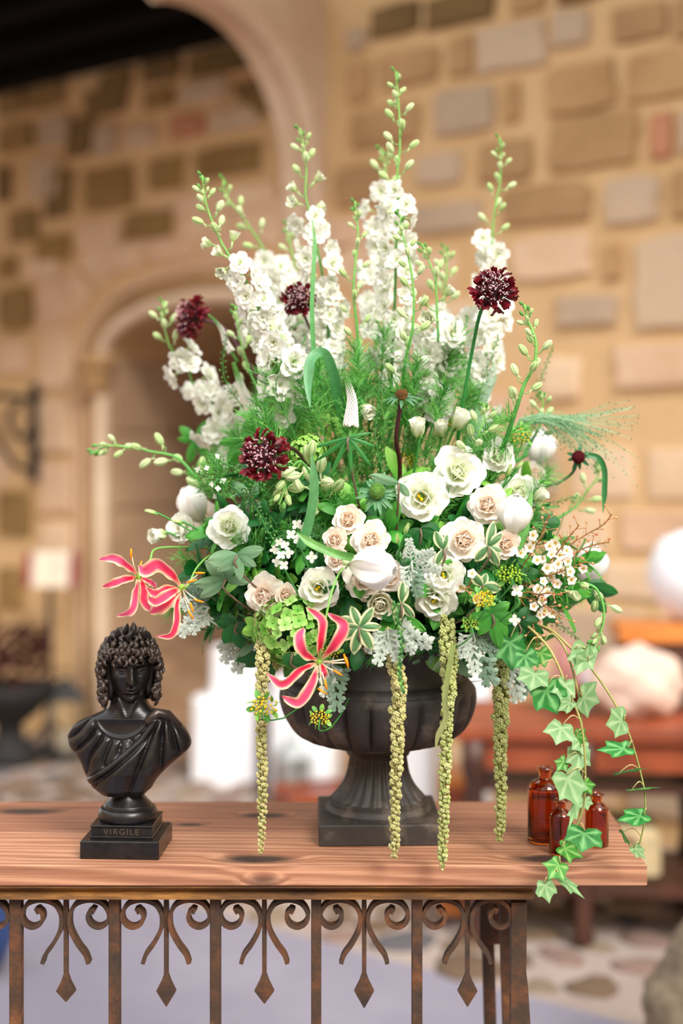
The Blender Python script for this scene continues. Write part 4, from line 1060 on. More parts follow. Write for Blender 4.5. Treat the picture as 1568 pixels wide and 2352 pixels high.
for i in range(5): petal(mb, 1.05, .8, .35, .6, .5, .08, (.5, .3), (C(196, 216, 140), C(240, 242, 220)), az=i * 1.256, nu=4, nv=4, seed=i)
for i in range(4): petal(mb, .9, .6, .1, .4, .5, .08, (.5, .3), (C(226, 232, 180), WHT), az=i * 1.5, nu=4, nv=4, seed=i)
mb.tube([(0, 0, 0), (.05, 0, -.4), (.0, .0, -.8)], [.10, .06, .03], GP, n=5)
HALF = [mb.mesh('half_open_blossom', PET)]
def budmesh(c1, c2):
    mb = MB()
    mb.ball((0, 0, .5), (.30, .30, .55), lambda d: c1 if abs(cos(2.5 * math.atan2(d.y, d.x))) > .35 else c2, n=20, m=7, fn=lambda d: 1 - .10 * (1 - abs(cos(2.5 * math.atan2(d.y, d.x)))) )
    mb.tube([(0, 0, .06), (.12, 0, -.25), (.3, 0, -.38)], [.09, .06, .02], c1, n=5); return mb.mesh('bud', PET)
BUDS = [budmesh(C(206, 222, 160), C(120, 176, 92)), budmesh(C(222, 230, 186), C(146, 192, 110))]
TINY = budmesh(C(120, 176, 88), C(84, 150, 70))
# feathery leaf: a spray of thread-like lobes
def feather(seed, n=16, L=1.0):
    r = random.Random(seed); mb = MB()
    for i in range(n):
        t = i / n; a = r.uniform(0, 6.28); b = r.uniform(.35, 1.15); l = L * r.uniform(.45, 1)
        d = Vector((sin(b) * cos(a), sin(b) * sin(a), cos(b))); s = d.orthogonal().normalized() * .014
        c = mix(C(44, 140, 52), C(132, 200, 96), r.random()); p0 = Vector((0, 0, .25 * t * L)); k = Vector((r.uniform(-.3, .3), r.uniform(-.3, .3), r.uniform(-.45, .1)))
        P = [p0, p0 + d * l * .5 + k * .12, p0 + d * l + k * .5]
        mb.add([P[0] - s, P[0] + s, P[1] - s, P[1] + s, P[2] - s * .3, P[2] + s * .3], [(0, 1, 3, 2), (2, 3, 5, 4)], c)
        s2 = d.cross(s).normalized() * .012; q = P[1]
        for sg in (-1, 1):
            e = q + (d + s2.normalized() * sg * .8).normalized() * l * .35
            mb.add([q - s, q + s, e], [(0, 1, 2)], c)
    return mb.mesh('feathery_leaf', LEAF)
FEA = [feather(k, 26) for k in range(4)]

def stemcurve(pts, Y):
    P = []
    for i, q in enumerate(pts):
        y = Y + (2.42 - Y) * (max(0, i / (len(pts) - 1) - .6)) * 1.2 if len(q) == 2 else q[2]
        P.append(at(q[0], q[1], y))
    return catmull(P, 8)
NDEL = 0
def along(pts):
    L = [0]
    for a, b in zip(pts, pts[1:]): L.append(L[-1] + (b - a).length)
    return L
def pos(pts, L, s):
    for i in range(len(L) - 1):
        if L[i + 1] >= s: 
            t = (s - L[i]) / max(1e-9, L[i + 1] - L[i]); return pts[i].lerp(pts[i + 1], t), (pts[i + 1] - pts[i]).normalized()
    return pts[-1], (pts[-1] - pts[-2]).normalized()
def delphinium(label, pts, Y, b1, f1, nb, nf, fs=.018, bs=.019, lead=0, rad=.0026, spread=.018, leaves=2, cat='flower', base=True, rich=0):
    """pts tip to base; buds over the first b1 of the length, blossoms from b1 to f1"""
    P = stemcurve(pts, Y)
    if base: P = catmull([P[i] for i in range(0, len(P), 4)] + [P[-1], (P[-1] + (BC + Vector((0, .02, 0)))) * .5 + Vector((0, 0, .0)), BC + Vector((U(-.03, .03), .02, -.08))], 5)
    L = along(P); tot = along(stemcurve(pts, Y))[-1]
    root = thing('delphinium', label, cat, T(P[-1]), 'white delphinium stems'); B0 = P[-1]
    mb = MB(); n = len(P)
    mb.tube([p - B0 for p in P], [rad * (.45 + .75 * min(1, L[i] / tot)) for i in range(n)], lambda t: mix(C(134, 190, 92), C(62, 146, 60), min(1, t * 1.5)), n=6)
    mb.build('stem', STEM, root)
    for i in range(nb):
        t = (i + .3) / nb; s = tot * b1 * t ** 1.15
        p, d = pos(P, L, s); a = i * 2.4 + U(-.4, .4)
        sz = bs * (.42 + .62 * min(1, t * 1.9)); side = d.orthogonal().normalized(); side = Quaternion(d, a) @ side
        side.y *= .75; up = -d
        off = spread * (.15 + .75 * min(1, t * 1.6)); dr = (side * .75 + up * .7).normalized()
        if t < .22: me = TINY if t < .12 else BUDS[0]
        elif t > .8 and rich: me = HALF[0]
        else: me = BUDS[i % 2]
        q = p + side * off + up * off * .55
        link('bud', me, root, T(-B0) @ face(q, dr, U(0, 6), sz))
        if t > .15:
            mb = MB(); mb.tube([p - B0, p + side * off * .7 + up * off * .1 - B0, q - B0], .0008, C(120, 180, 90), n=4); mb.build('pedicel', STEM, root)
    if b1 > .1:
        for i in range(7):
            p, d = pos(P, L, tot * .016 * i); side = Quaternion(d, i * 2.4) @ d.orthogonal().normalized()
            link('bud', TINY if i < 4 else BUDS[0], root, T(-B0) @ face(p + side * bs * .28, (side * .5 - d), 0, bs * (.38 + .03 * i)))
    for i in range(nf):
        t = (i + .5) / nf; s = tot * (b1 + (f1 - b1) * t); p, d = pos(P, L, s); a = i * 2.4 + U(-.5, .5)
        side = (Quaternion(d, a) @ d.orthogonal().normalized()); side = (side + Vector((0, -.75, 0))).normalized()
        sz = fs * 1.16 * U(.85, 1.12); q = p + side * sz * U(.7, 1.15) + Vector((U(-.008, .008), 0, U(-.006, .006)))
        link('blossom', FLOR[i % 2] if (i > 1 or not rich) else HALF[0], root, T(-B0) @ face(q, side + Vector((U(-.25, .25), -.1, U(-.3, .3))), U(0, 6), sz))
    for i in range(leaves):
        s = tot * (f1 + .04 + (1.05 - f1) * i / max(1, leaves)); p, d = pos(P, L, s)
        side = Quaternion(d, i * 2.1 + 1) @ d.orthogonal().normalized()
        link('feathery_leaf', FEA[i % 4], root, T(-B0) @ face(p, side - d * .5, U(0, 6), U(.045, .065)))
    return root
D = delphinium
D('tallest white delphinium, its green bud tip reaching highest of all', [(908, 163), (916, 250), (918, 340), (912, 400), (915, 445), (910, 560), (906, 700), (900, 840), (896, 960)], 2.42, .34, .86, 17, 26, leaves=2)
D('white delphinium leaning left, bare green bud tip above the arch of white blossoms', [(464, 402), (474, 470), (505, 550), (540, 608), (572, 660), (605, 740), (640, 850), (670, 960)], 2.36, .36, .80, 14, 26, rich=1)
D('soft out of focus delphinium rising just behind the left leaning one', [(512, 408), (520, 450), (558, 500), (585, 540), (610, 580), (640, 640), (690, 720), (730, 840), (760, 960)], 2.66, .32, .92, 9, 26, fs=.022)
D('white delphinium with bud tip left of centre, directly above the middle dark scabiosa', [(688, 294), (700, 350), (703, 400), (702, 450), (718, 520), (738, 620), (752, 720), (755, 820), (760, 930)], 2.46, .27, .82, 9, 24, rich=1)
D('short faint green bud spike behind the middle dark scabiosa', [(660, 512), (666, 560), (678, 610), (700, 680), (720, 780), (740, 900)], 2.68, .45, .46, 9, 0, leaves=0)
D('thin all-bud green delphinium spike between the two tall white ones', [(815, 462), (822, 540), (814, 620), (812, 680), (820, 760), (822, 840), (820, 920)], 2.40, .80, .82, 15, 0, bs=.017, leaves=4)
D('blurred white delphinium partly hidden behind the tallest one', [(875, 340), (886, 390), (880, 430), (872, 500), (866, 600), (866, 720), (862, 820), (870, 940)], 2.62, .16, .92, 5, 30, fs=.021)
D('green budded delphinium spike in front of the tallest one', [(918, 492), (925, 540), (940, 600), (950, 680), (946, 760), (930, 830), (925, 900), (918, 980)], 2.31, .80, .82, 17, 0, bs=.019, leaves=5)
D('delphinium with round half-open cups right of the tallest one', [(968, 560), (985, 600), (1000, 650), (1003, 720), (1006, 780), (1000, 840), (990, 920)], 2.38, .48, .95, 9, 13, fs=.023, rich=1)
D('small blurred green spike behind the half-open delphinium cups', [(1020, 566), (1026, 610), (1024, 650), (1015, 720), (1010, 800), (1000, 900)], 2.58, .40, .70, 8, 6)
D('slender delphinium behind the upright dark scabiosa, green tip above it', [(1146, 314), (1150, 360), (1148, 420), (1136, 480), (1130, 550), (1126, 620), (1132, 720), (1118, 800), (1100, 900), (1080, 1000)], 2.58, .34, .82, 13, 24, bs=.017, fs=.020)
D('thick green bud stem with feathery collars right of the upright dark scabiosa', [(1203, 700), (1214, 740), (1230, 785), (1226, 840), (1205, 880), (1188, 930), (1165, 1000), (1140, 1060), (1110, 1120)], 2.22, .55, .56, 15, 0, rad=.0040, bs=.019, leaves=7)
D('blurred white delphinium drooping at upper left beside the yellow-backed scabiosa', [(374, 692), (376, 740), (392, 800), (430, 840), (442, 880), (482, 920), (500, 970), (520, 1010), (560, 1070)], 2.60, .26, .84, 8, 15, fs=.021)
D('green bud spray reaching far left over the bust', [(212, 1040), (250, 1024), (300, 1028), (350, 1038), (405, 1050), (440, 1085), (480, 1130), (540, 1190)], 2.46, .86, .87, 15, 0, bs=.023, leaves=0, rad=.0032)
D('short pale green spike above the feathery grass at right', [(1244, 905), (1246, 940), (1240, 975), (1225, 1005), (1200, 1050)], 2.44, .7, .71, 8, 0, bs=.017, leaves=1)
D('green bud stem arching right and drooping over the ivy', [(1362, 1490), (1372, 1470), (1385, 1430), (1385, 1392), (1368, 1352), (1335, 1340), (1290, 1344), (1240, 1352), (1195, 1360)], 2.20, .80, .81, 13, 0, bs=.021, leaves=4, rad=.0032)
D('cluster of fat white buds below the front left dark scabiosa', [(640, 1160), (655, 1120), (668, 1080), (690, 1060), (715, 1090), (735, 1130), (760, 1180)], 2.14, .95, .96, 19, 0, bs=.027, spread=.022, leaves=0)
D('blurred green bud spike left of the white veronica at upper left', [(540, 705), (552, 780), (572, 850), (600, 910), (630, 970)], 2.47, .8, .82, 9, 0, leaves=1)
D('curled faint green bud tip under the small red bud at right', [(1376, 1065), (1372, 1095), (1350, 1125), (1325, 1160), (1290, 1185), (1240, 1210)], 2.52, .7, .71, 7, 0, leaves=0)
D('small green bud spike between the upright lisianthus and the thick bud stem', [(1110, 930), (1112, 960), (1098, 1000), (1085, 1050), (1070, 1100)], 2.24, .6, .61, 8, 0, leaves=0)
D('white delphinium low behind the pair of tall ones, blossoms only', [(640, 760), (655, 800), (640, 850), (650, 900), (670, 960)], 2.30, .05, .9, 2, 9, fs=.024, leaves=1)
D('white delphinium blossoms behind the tall green spikes, right of centre', [(1090, 720), (1080, 780), (1075, 860), (1100, 920), (1090, 1000)], 2.62, .05, .95, 2, 16, fs=.021, leaves=1)
D('dense white delphinium in front of the middle dark scabiosa', [(600, 690), (610, 740), (635, 790), (690, 740), (720, 790), (745, 850), (750, 930)], 2.52, .03, .9, 1, 22, fs=.023, leaves=3)
D('blurred white blossoms behind the front left dark scabiosa', [(560, 880), (555, 930), (545, 980), (560, 1040), (600, 1100)], 2.56, .05, .8, 2, 10, fs=.022, leaves=1)
D('loose white delphinium blossoms above the lisianthus cups', [(985, 850), (1000, 890), (985, 930), (980, 980)], 2.36, .05, .9, 1, 7, fs=.022, leaves=1)

# scabiosa, dark red pompons
def scab(nr, pins=True):
    P = []; d0, d1 = C(46, 3, 12), C(104, 6, 22)
    ms = [pmesh('petal', VELV, L=.42, W=.26, a0=.6, a1=1.2, cup=.5, ruf=.08, prof=(.7, .25), cols=(d0, d1), nu=4, nv=4, seed=s) for s in range(3)]
    ms2 = [pmesh('petal', VELV, L=.55, W=.30, a0=.4, a1=.9, cup=.4, ruf=.10, prof=(.8, .2), cols=(d0, C(120, 8, 26)), nu=4, nv=4, seed=s + 5) for s in range(2)]
    N = nr
    for i in range(N):
        t = (i + .5) / N; th = 1.75 * sqrt(t); ph = i * 2.39996
        n_ = Vector((sin(th) * cos(ph), sin(th) * sin(ph), cos(th) * .8)); big = t > .55
        p = Vector((n_.x * .52, n_.y * .52, n_.z * .42 - .15))
        out = n_ * (.5 if not big else .9) + Vector((cos(ph), sin(ph), 0)) * (.55 if big else .1)
        m = T(p) @ out.to_track_quat('Z', 'Y').to_matrix().to_4x4() @ RZ(U(0, 6)) @ Matrix.Scale((.62 + .55 * t) * U(.85, 1.15), 4)
        P.append(('petal', (ms2 if big else ms)[i % 2], m))
    mb = MB(); mb.ball((0, 0, -.15), (.5, .5, .42), d0, n=16, m=10); P.append(('head', mb.mesh('head', VELV), Matrix()))
    if pins:
        mb = MB(); r = random.Random(2)
        for i in range(70):
            th = r.uniform(0, 1.0); ph = r.uniform(0, 6.28); n_ = Vector((sin(th) * cos(ph), sin(th) * sin(ph), cos(th)))
            p = Vector((n_.x * .52, n_.y * .52, n_.z * .42 - .15)); q = p + n_ * .32 + Vector((r.uniform(-.1, .1), r.uniform(-.1, .1), 0))
            mb.tube([p, q], .010, C(120, 20, 44), n=3); e = Vector((r.uniform(-1, 1), r.uniform(-1, 1), .3)).normalized() * .045
            mb.tube([q - e, q + e], .014, C(244, 196, 204), n=4)
        P.append(('stamens', mb.mesh('stamens', MATTE), Matrix()))
    return P
proto('scabiosa', scab(95))
def path_stem(root, pts, rad, col, name='stem', mat=None):
    """stem along pixel points (px, py, Y) ending in the heart"""
    M = root.matrix_basis; Mi = M.inverted(); P = [M.translation] + [at(*q) for q in pts]
    P = catmull(P, 6); mb = MB(); mb.tube(P, rad, col, n=6); mb.v = [tuple(Mi @ Vector(p)) for p in mb.v]
    o = mb.build(name, mat or STEM, root); o['own'] = 1; return o
s1 = place('scabiosa', face(at(1134, 664, 2.22), (-.12, -1, .10), 0, 55 / F * 2.22), 'dark burgundy scabiosa standing upright alone at upper right', 'flower', stem=False)
path_stem(s1, [(1104, 715, 2.25), (1085, 800, 2.28), (1062, 930, 2.30), (1040, 1060, 2.33), (960, 1300, 2.40)], .0032, C(40, 120, 50))
s2 = place('scabiosa', face(at(602, 1046, 2.10), (-.25, -1, .02), .7, 60 / F * 2.10), 'dark burgundy scabiosa low at front left with many pale pins', 'flower', stem=False)
path_stem(s2, [(650, 1030, 2.14), (690, 1046, 2.2), (760, 1160, 2.32), (840, 1330, 2.4)], .003, C(60, 40, 34))
s3 = place('scabiosa', face(at(686, 686, 2.40), (.1, -1, .15), 1.9, 41 / F * 2.40), 'dark burgundy scabiosa in the middle among white delphiniums', 'flower', stem=False)
path_stem(s3, [(705, 740, 2.44), (740, 820, 2.44), (780, 950, 2.44), (850, 1250, 2.42)], .0026, C(70, 50, 40))
s4 = place('scabiosa', face(at(432, 728, 2.56), (-.9, -.5, .15), .4, 50 / F * 2.56), 'dark burgundy scabiosa at upper left seen from the side, yellowish underneath', 'flower', stem=False)
path_stem(s4, [(465, 735, 2.56), (520, 760, 2.54), (600, 880, 2.5), (760, 1150, 2.44)], .0028, C(90, 50, 60))
mb = MB()
for i in range(12): petal(mb, .8, .14, 1.5, 1.3, .1, .03, (.5, .5), (C(180, 170, 30), C(226, 196, 30)), az=i * .52, z0=-.45)
mb.build('bract', LEAF, s4)['own'] = 1
# bracted seed heads
def bracthead(dome, bc, nb, bl):
    P = []
    mb = MB(); 
    for i in range(120):
        th = 1.35 * sqrt((i + .5) / 120); ph = i * 2.4; n_ = Vector((sin(th) * cos(ph), sin(th) * sin(ph), cos(th)))
        mb.ball(n_ * .40 + Vector((0, 0, -.1)), .045, mix(dome, (.02, .015, .01), R() * .5), n=4, m=3)
    mb.ball((0, 0, -.1), .39, dome, n=14, m=8); P.append(('dome', mb.mesh('dome', MATTE), Matrix()))
    ms = [pmesh('bract', LEAF, L=bl * q, W=.24, a0=1.0 + q * .2, a1=2.1, cup=.3, ruf=.02, prof=(.4, .6), cols=bc, z0=-.35, seed=q, nu=4) for q in (1, .8)]
    for i in range(nb): P.append(('bract', ms[i % 2], RZ(2 * pi * i / nb + U(-.15, .15)) @ Matrix.Rotation(U(-.2, .2), 4, 'Y')))
    return P
proto('seed_head', bracthead(C(120, 84, 44), (C(52, 104, 66), C(96, 140, 100)), 12, 1.5))
s5 = place('seed_head', face(at(922, 905, 2.22), (0, -.45, 1), 0, 36 / F * 2.2), 'brown domed seed head with drooping green bracts above the lisianthus', 'seed head', stem=False)
path_stem(s5, [(918, 940, 2.23), (910, 1010, 2.25), (918, 1090, 2.29), (900, 1280, 2.36)], .0036, C(66, 26, 26))
proto('red_seed_head', bracthead(C(96, 10, 26), (C(30, 96, 54), C(50, 120, 74)), 9, .9))
s6 = place('red_seed_head', face(at(1328, 1050, 2.36), (-.2, -1, .1), 0, 38 / F * 2.36), 'small dark red bud with stubby green bracts sticking out at right', 'seed head', stem=False)
path_stem(s6, [(1315, 1085, 2.38), (1280, 1110, 2.38), (1240, 1128, 2.38), (1050, 1280, 2.4)], .0026, C(60, 100, 50))
proto('star_bract', [(n, m, x) for n, m, x in bracthead(C(110, 160, 70), (C(46, 120, 74), C(120, 170, 120)), 18, 1.15)])
s7 = place('star_bract', face(at(866, 1128, shell(866, 1128, .03)), (-.1, -1, .35), 0, 46 / F * 2.2), 'green star of pointed bracts left of the yellow-eyed lisianthus', 'seed head')

# cream roses, lisianthus, tulips ...
def head(kind, px, py, r, d, label, cat, Y=None, group=None, spin=None, **kw):
    Yv = Y if Y else shell(px, py, .01)
    return place(kind, face(at(px, py, Yv), d, U(0, 6) if spin is None else spin, r / F * Yv * .98), label, cat, group, **kw)
H = head
RS = [(800, 1192, 38, (-.1, -1, .35), 'spray_rose_tight', 'cream rose topmost of the trio in the centre'),
      (768, 1240, 32, (-.4, -1, .1), 'spray_rose_tight', 'small blush rose left of the centre trio'),
      (852, 1240, 44, (.15, -1, .1), 'spray_rose', 'creamy rose touching the top of the big tulip'),
      (1118, 1158, 46, (-.3, -1, .2), 'spray_rose', 'blush rose left of the upright white tulip'),
      (1066, 1240, 52, (.05, -1, .05), 'spray_rose', 'wide open ivory rose with blush heart below the upright tulip'),
      (1163, 1250, 36, (.3, -1, -.1), 'spray_rose_tight', 'small blush rose directly under the upright tulip'),
      (604, 1368, 46, (-.3, -1, -.05), 'spray_rose', 'ivory rose at lower left above the first amaranth strand'),
      (628, 1392, 34, (.3, -1, -.5), 'spray_rose_tight', 'ivory rose tucked behind the lower left rose, tilted down'),
      (836, 1328, 54, (-.25, -1, -.1), 'spray_rose', 'cream rose below and left of the big tulip'),
      (893, 1325, 42, (.35, -1, -.25), 'spray_rose_tight', 'blush rose right of and under the big tulip'),
      (772, 1284, 32, (-.4, -1, -.1), 'spray_rose_tight', 'half hidden blush rose under the small one left of the tulip'),
      (657, 1366, 28, (.3, -1, -.2), 'spray_rose_tight', 'small ivory rose between lower left rose and green lisianthus'),
      (1228, 1092, 34, (.3, -1, .3), 'spray_rose', 'blurred ivory rose behind the right lisianthus'),
      (470, 1190, 34, (-.4, -1, .1), 'spray_rose', 'blurred ivory rose at left behind the large white lisianthus')]
for px, py, r, d, k, lab in RS: H(k, px, py, r, d, lab, 'rose', name='spray_rose', Y=2.46 if 'blurred' in lab else None)
LS = [(966, 1142, 60, (-.15, -1, .05), 'lisianthus', 'large open white lisianthus with bright yellow eye, right of centre', None),
      (1052, 1082, 60, (.05, -1, .25), 'double_lisianthus', 'large double white lisianthus above and right of the yellow-eyed one', None),
      (1146, 1046, 40, (.25, -1, .2), 'double_lisianthus', 'white lisianthus crossed by the thick green bud stem', 2.27),
      (1019, 1321, 47, (-.05, -1, .05), 'lisianthus', 'round white lisianthus with green throat, upper of the pair over the urn rim', None),
      (998, 1380, 52, (-.1, -1, -.45), 'lisianthus', 'white lisianthus facing down, lower of the pair over the urn rim', None),
      (730, 1352, 49, (-.1, -1, -.05), 'lisianthus', 'greenish white lisianthus beside the lime hydrangea', None),
      (525, 1206, 50, (-.1, -1, .35), 'double_lisianthus', 'large white lisianthus at left with folded outer petals', 2.24),
      (415, 1215, 44, (-.7, -1, .1), 'lisianthus_cup', 'half open white lisianthus at far left behind two green stems', 2.38),
      (368, 1228, 32, (-.9, -.8, -.1), 'lisianthus_half', 'smallest closed white lisianthus at the far left tip', 2.36),
      (503, 1305, 40, (-.6, -1, -.4), 'lisianthus_cup', 'white lisianthus hanging low at left behind the leaves', 2.32),
      (960, 990, 34, (-.1, -.4, 1), 'lisianthus_half', 'pointed upright lisianthus cup below the brown seed head', 2.26),
      (1052, 972, 38, (.5, -.6, .9), 'lisianthus_half', 'upright lisianthus cup leaning right above the double one', 2.28),
      (1012, 990, 30, (0, -.5, 1), 'lisianthus_half', 'small greenish lisianthus cup between two upright cups', 2.30),
      (1192, 1128, 46, (0, -1, .3), 'double_lisianthus', 'white lisianthus just behind and above the upright tulip', 2.30),
      (1236, 1142, 28, (.7, -.6, .6), 'lisianthus_half', 'small pointed white lisianthus right of the upright tulip', 2.28),
      (838, 938, 30, (.5, -.7, -.5), 'lisianthus_half', 'nodding white lisianthus right of the white veronica spike', 2.34),
      (445, 1140, 30, (-.3, -1, .4), 'lisianthus_cup', 'blurred white lisianthus behind the left tulip', 2.48)]
for px, py, r, d, k, lab, Y in LS: H(k, px, py, r, d, lab, 'lisianthus', Y=Y, name='lisianthus')
H('ranunculus', 872, 1388, 48, (.1, -1, -.15), 'round many-petalled white ranunculus below the blush rose', 'ranunculus')
for px, py, r, d, Y, lab in ((1180, 1190, 58, (.05, -.35, 1), 2.20, 'upright closed white tulip on the right'), (846, 1302, 72, (.92, -.55, -.12), 2.10, 'big closed white tulip lying sideways at the centre'),
                             (446, 1166, 54, (-.45, -.3, 1), 2.42, 'blurred white tulip at left behind the lisianthus'), (1352, 1305, 62, (.1, -.4, 1), 2.50, 'blurred white tulip at the right edge behind waxflowers'),
                             (1238, 1035, 54, (.1, -.4, 1), 2.60, 'faint white tulip far back at right')):
    H('white_tulip', px, py, r, d, lab, 'tulip', Y=Y, spin=1.0)
for px, py, r, d, Y, lab in ((352, 1178, 20, (-1, -.3, .35), 2.30, 'pale green pointed lisianthus bud at the far left'), (412, 1200, 18, (-1, -.4, .3), 2.28, 'second green lisianthus bud right of the far left one'),
                             (932, 1218, 20, (.3, -.5, .9), 2.14, 'upper green bud of the pair right of the centre roses'), (914, 1242, 19, (-.1, -.5, .9), 2.14, 'lower green bud of the pair right of the centre roses'),
                             (928, 1268, 14, (.2, -.7, .6), 2.14, 'short green bud above the dusty miller at centre'), (955, 1270, 14, (1, -.5, .1), 2.14, 'green bud pointing right above the dusty miller'),
                             (1166, 1086, 22, (.3, -.4, 1), 2.24, 'green lisianthus bud under the crossed lisianthus'), (1192, 1072, 16, (.6, -.4, .9), 2.24, 'thin green bud right of the crossed lisianthus')):
    H('lisianthus_bud', px, py, r, d, lab, 'bud', Y=Y, rad=.0015)

# gloriosa lilies
PK1, PK2, CRE = C(238, 24, 62), C(246, 96, 140), C(246, 226, 178)
def gloriosa(label, cx, cy, Y, petals, stam, stemto, col2=PK2):
    c0 = at(cx, cy, Y); g_ = thing('gloriosa_lily', label, 'lily', T(c0))
    for pi_, (pts, w, tw) in enumerate(petals):
        n = len(pts); P = catmull([at(q[0], q[1], Y - (.028 * sin(pi * i / (n - 1)) + .012 * i / (n - 1)) * tw) for i, q in enumerate(pts)], 6)
        m = len(P); mb = MB(); vs = []; cs = []; W = w * .74 / F * Y
        for i, p in enumerate(P):
            t = i / (m - 1); tn = (P[min(i + 1, m - 1)] - P[max(i - 1, 0)]).normalized()
            sd = tn.cross(Vector((0, 1, 0))).normalized(); q = .35 * sin(t * 5 + pi_ * 2)
            sd = (sd * cos(q) + Vector((0, 1, 0)) * sin(q)).normalized()
            hw = W / 2 * (max(.16, sin(pi * clamp(t * .98 + .02)) ** .75 * (.75 + .5 * t)))
            if t > .93: hw *= (1 - t) / .07 * .8 + .2
            nrm = tn.cross(sd)
            for j in range(9):
                u = j / 4 - 1
                vs.append(p + sd * u * hw + nrm * (abs(u) ** 2 * hw * .45 + .0022 * sin(t * 24 + u * 2 + pi_) * abs(u) ** 2) - c0)
                c = mix(PK1, col2, clamp(t * .9 + .25 * abs(u) - .25 * (pi_ % 2)))
                if abs(u) > .9: c = CRE
                elif abs(u) > .7: c = mix(c, CRE, .55)
                c = mix(CRE, c, clamp(t * 6)); cs.append(c)
        mb.add(vs, [(i * 9 + j, i * 9 + j + 1, (i + 1) * 9 + j + 1, (i + 1) * 9 + j) for i in range(m - 1) for j in range(8)], cs)
        mb.build('petal', PET, g_)
    for q in stam:
        e = at(q[0], q[1], Y - .03); mb = MB(); mb.tube([Vector((0, 0, 0)), (e - c0) * .5 + Vector((0, -.008, 0)), e - c0], .0009, C(240, 222, 190), n=4); f = mb.build('filament', STEM, g_)
        mb = MB(); dd = Vector((q[2], 0, q[3])).normalized() * .008; mb.tube([e - c0 - dd, e - c0, e - c0 + dd], [.0011, .0019, .0011], C(232, 140, 20), n=6); mb.build('anther', MATTE, f)
    mb = MB(); mb.ball((0, 0, 0), (.006, .006, .006), C(120, 170, 50), n=8, m=6)
    mb.build('ovary', STEM, g_)
    P = catmull([c0] + [at(*q) for q in stemto], 6); mb = MB(); mb.tube([p - c0 for p in P], .0016, C(120, 180, 80), n=6); mb.build('stem', STEM, g_)
gloriosa('pink gloriosa lily farthest left, above the bust', 317, 1324, 2.20,
    [([(317, 1322), (292, 1298), (262, 1282), (226, 1286)], 30, 1), ([(316, 1326), (290, 1330), (262, 1340), (234, 1348)], 28, 1), ([(317, 1328), (312, 1362), (302, 1402), (268, 1415)], 26, 1),
     ([(320, 1326), (330, 1352), (332, 1382), (352, 1408)], 30, .6), ([(320, 1324), (340, 1334), (352, 1340), (358, 1352)], 20, .6)],
    [(301, 1272, 0, 1), (322, 1300, .3, 1)], [(332, 1312, 2.22), (345, 1285, 2.26), (370, 1258, 2.3), (520, 1260, 2.36)], C(244, 110, 160))
gloriosa('pink gloriosa lily beside the farthest left one, one petal curling down', 418, 1350, 2.17,
    [([(416, 1348), (394, 1318), (362, 1296), (334, 1312), (318, 1300)], 44, 1), ([(414, 1352), (384, 1352), (358, 1364), (336, 1350)], 28, 1), ([(412, 1356), (392, 1372), (368, 1392), (345, 1408)], 48, .7),
     ([(416, 1358), (406, 1390), (405, 1430), (392, 1460), (356, 1461)], 24, 1), ([(414, 1352), (392, 1362), (360, 1382), (340, 1372)], 34, 1.4)],
    [(458, 1316, 1, 0), (440, 1335, 1, .3), (456, 1380, 1, -.3), (440, 1395, .3, -1), (438, 1412, .6, -1)], [(432, 1344, 2.2), (455, 1300, 2.24), (500, 1270, 2.28), (600, 1270, 2.34)])
gloriosa('bright pink gloriosa lily hanging in front of the urn', 733, 1520, 2.12,
    [([(731, 1518), (700, 1500), (687, 1466), (697, 1442)], 38, 1), ([(732, 1514), (736, 1472), (738, 1424), (704, 1395)], 30, 1), ([(736, 1514), (768, 1480), (790, 1436), (752, 1408)], 40, 1),
     ([(730, 1522), (690, 1538), (648, 1572), (611, 1545)], 30, 1), ([(728, 1526), (716, 1570), (686, 1614), (645, 1598)], 36, 1), ([(736, 1522), (742, 1536), (744, 1548), (740, 1556)], 24, .6)],
    [(793, 1514, .3, -1), (775, 1545, 1, -.6), (748, 1572, .2, -1), (740, 1588, .8, -.5), (797, 1522, .2, -1)], [(738, 1480, 2.10), (752, 1400, 2.09), (772, 1330, 2.12), (800, 1290, 2.2)])

# hydrangea and viburnum heads
def floret4(c0, c1, n=4):
    mb = MB()
    for i in range(n): petal(mb, 1, .95, 1.2, 1.45, .15, .05, (.5, .3), (c0, c1), az=i * 2 * pi / n, nu=4, nv=4, seed=i)
    mb.ball((0, 0, .1), .13, c0, n=6, m=4); mb.tube([(0, 0, 0), (0, 0, -.9)], .05, GL, n=4); return mb.mesh('floret', PET)
HYF = [floret4(C(120, 190, 76), C(178, 220, 120)), floret4(C(140, 200, 90), C(198, 230, 150)), floret4(C(104, 176, 66), C(150, 206, 96))]
VIF = [floret4(C(150, 206, 86), C(196, 232, 130), 5), floret4(C(130, 196, 76), C(176, 220, 110), 5)]
def mophead(label, px, py, Y, rp, n, fr, kinds, cat, fl=.8):
    c = at(px, py, Y); r = rp / F * Y; h = thing('hydrangea' if cat == 'hydrangea' else 'snowball_viburnum', label, cat, face(c, (0, -1, 0)))
    for i in range(n):
        t = (i + .5) / n; th = 1.75 * sqrt(t); ph = i * 2.4; d = Vector((sin(th) * cos(ph), sin(th) * sin(ph), cos(th) * fl))
        link('floret', kinds[i % len(kinds)], h, T(d * r * U(.85, 1.05)) @ (d + Vector((U(-.3, .3), U(-.3, .3), 0))).to_track_quat('Z', 'Y').to_matrix().to_4x4() @ RZ(U(0, 6)) @ Matrix.Scale(fr / F * Y * U(.85, 1.15), 4))
    stem_to(h, h.matrix_basis, rad=.003)
mophead('large lime green hydrangea head at lower left over the urn', 672, 1440, 2.20, 84, 84, 20, HYF, 'hydrangea')
mophead('green hydrangea head tucked between ranunculus and lisianthus', 800, 1395, 2.24, 62, 46, 20, [HYF[2], HYF[0]], 'hydrangea')
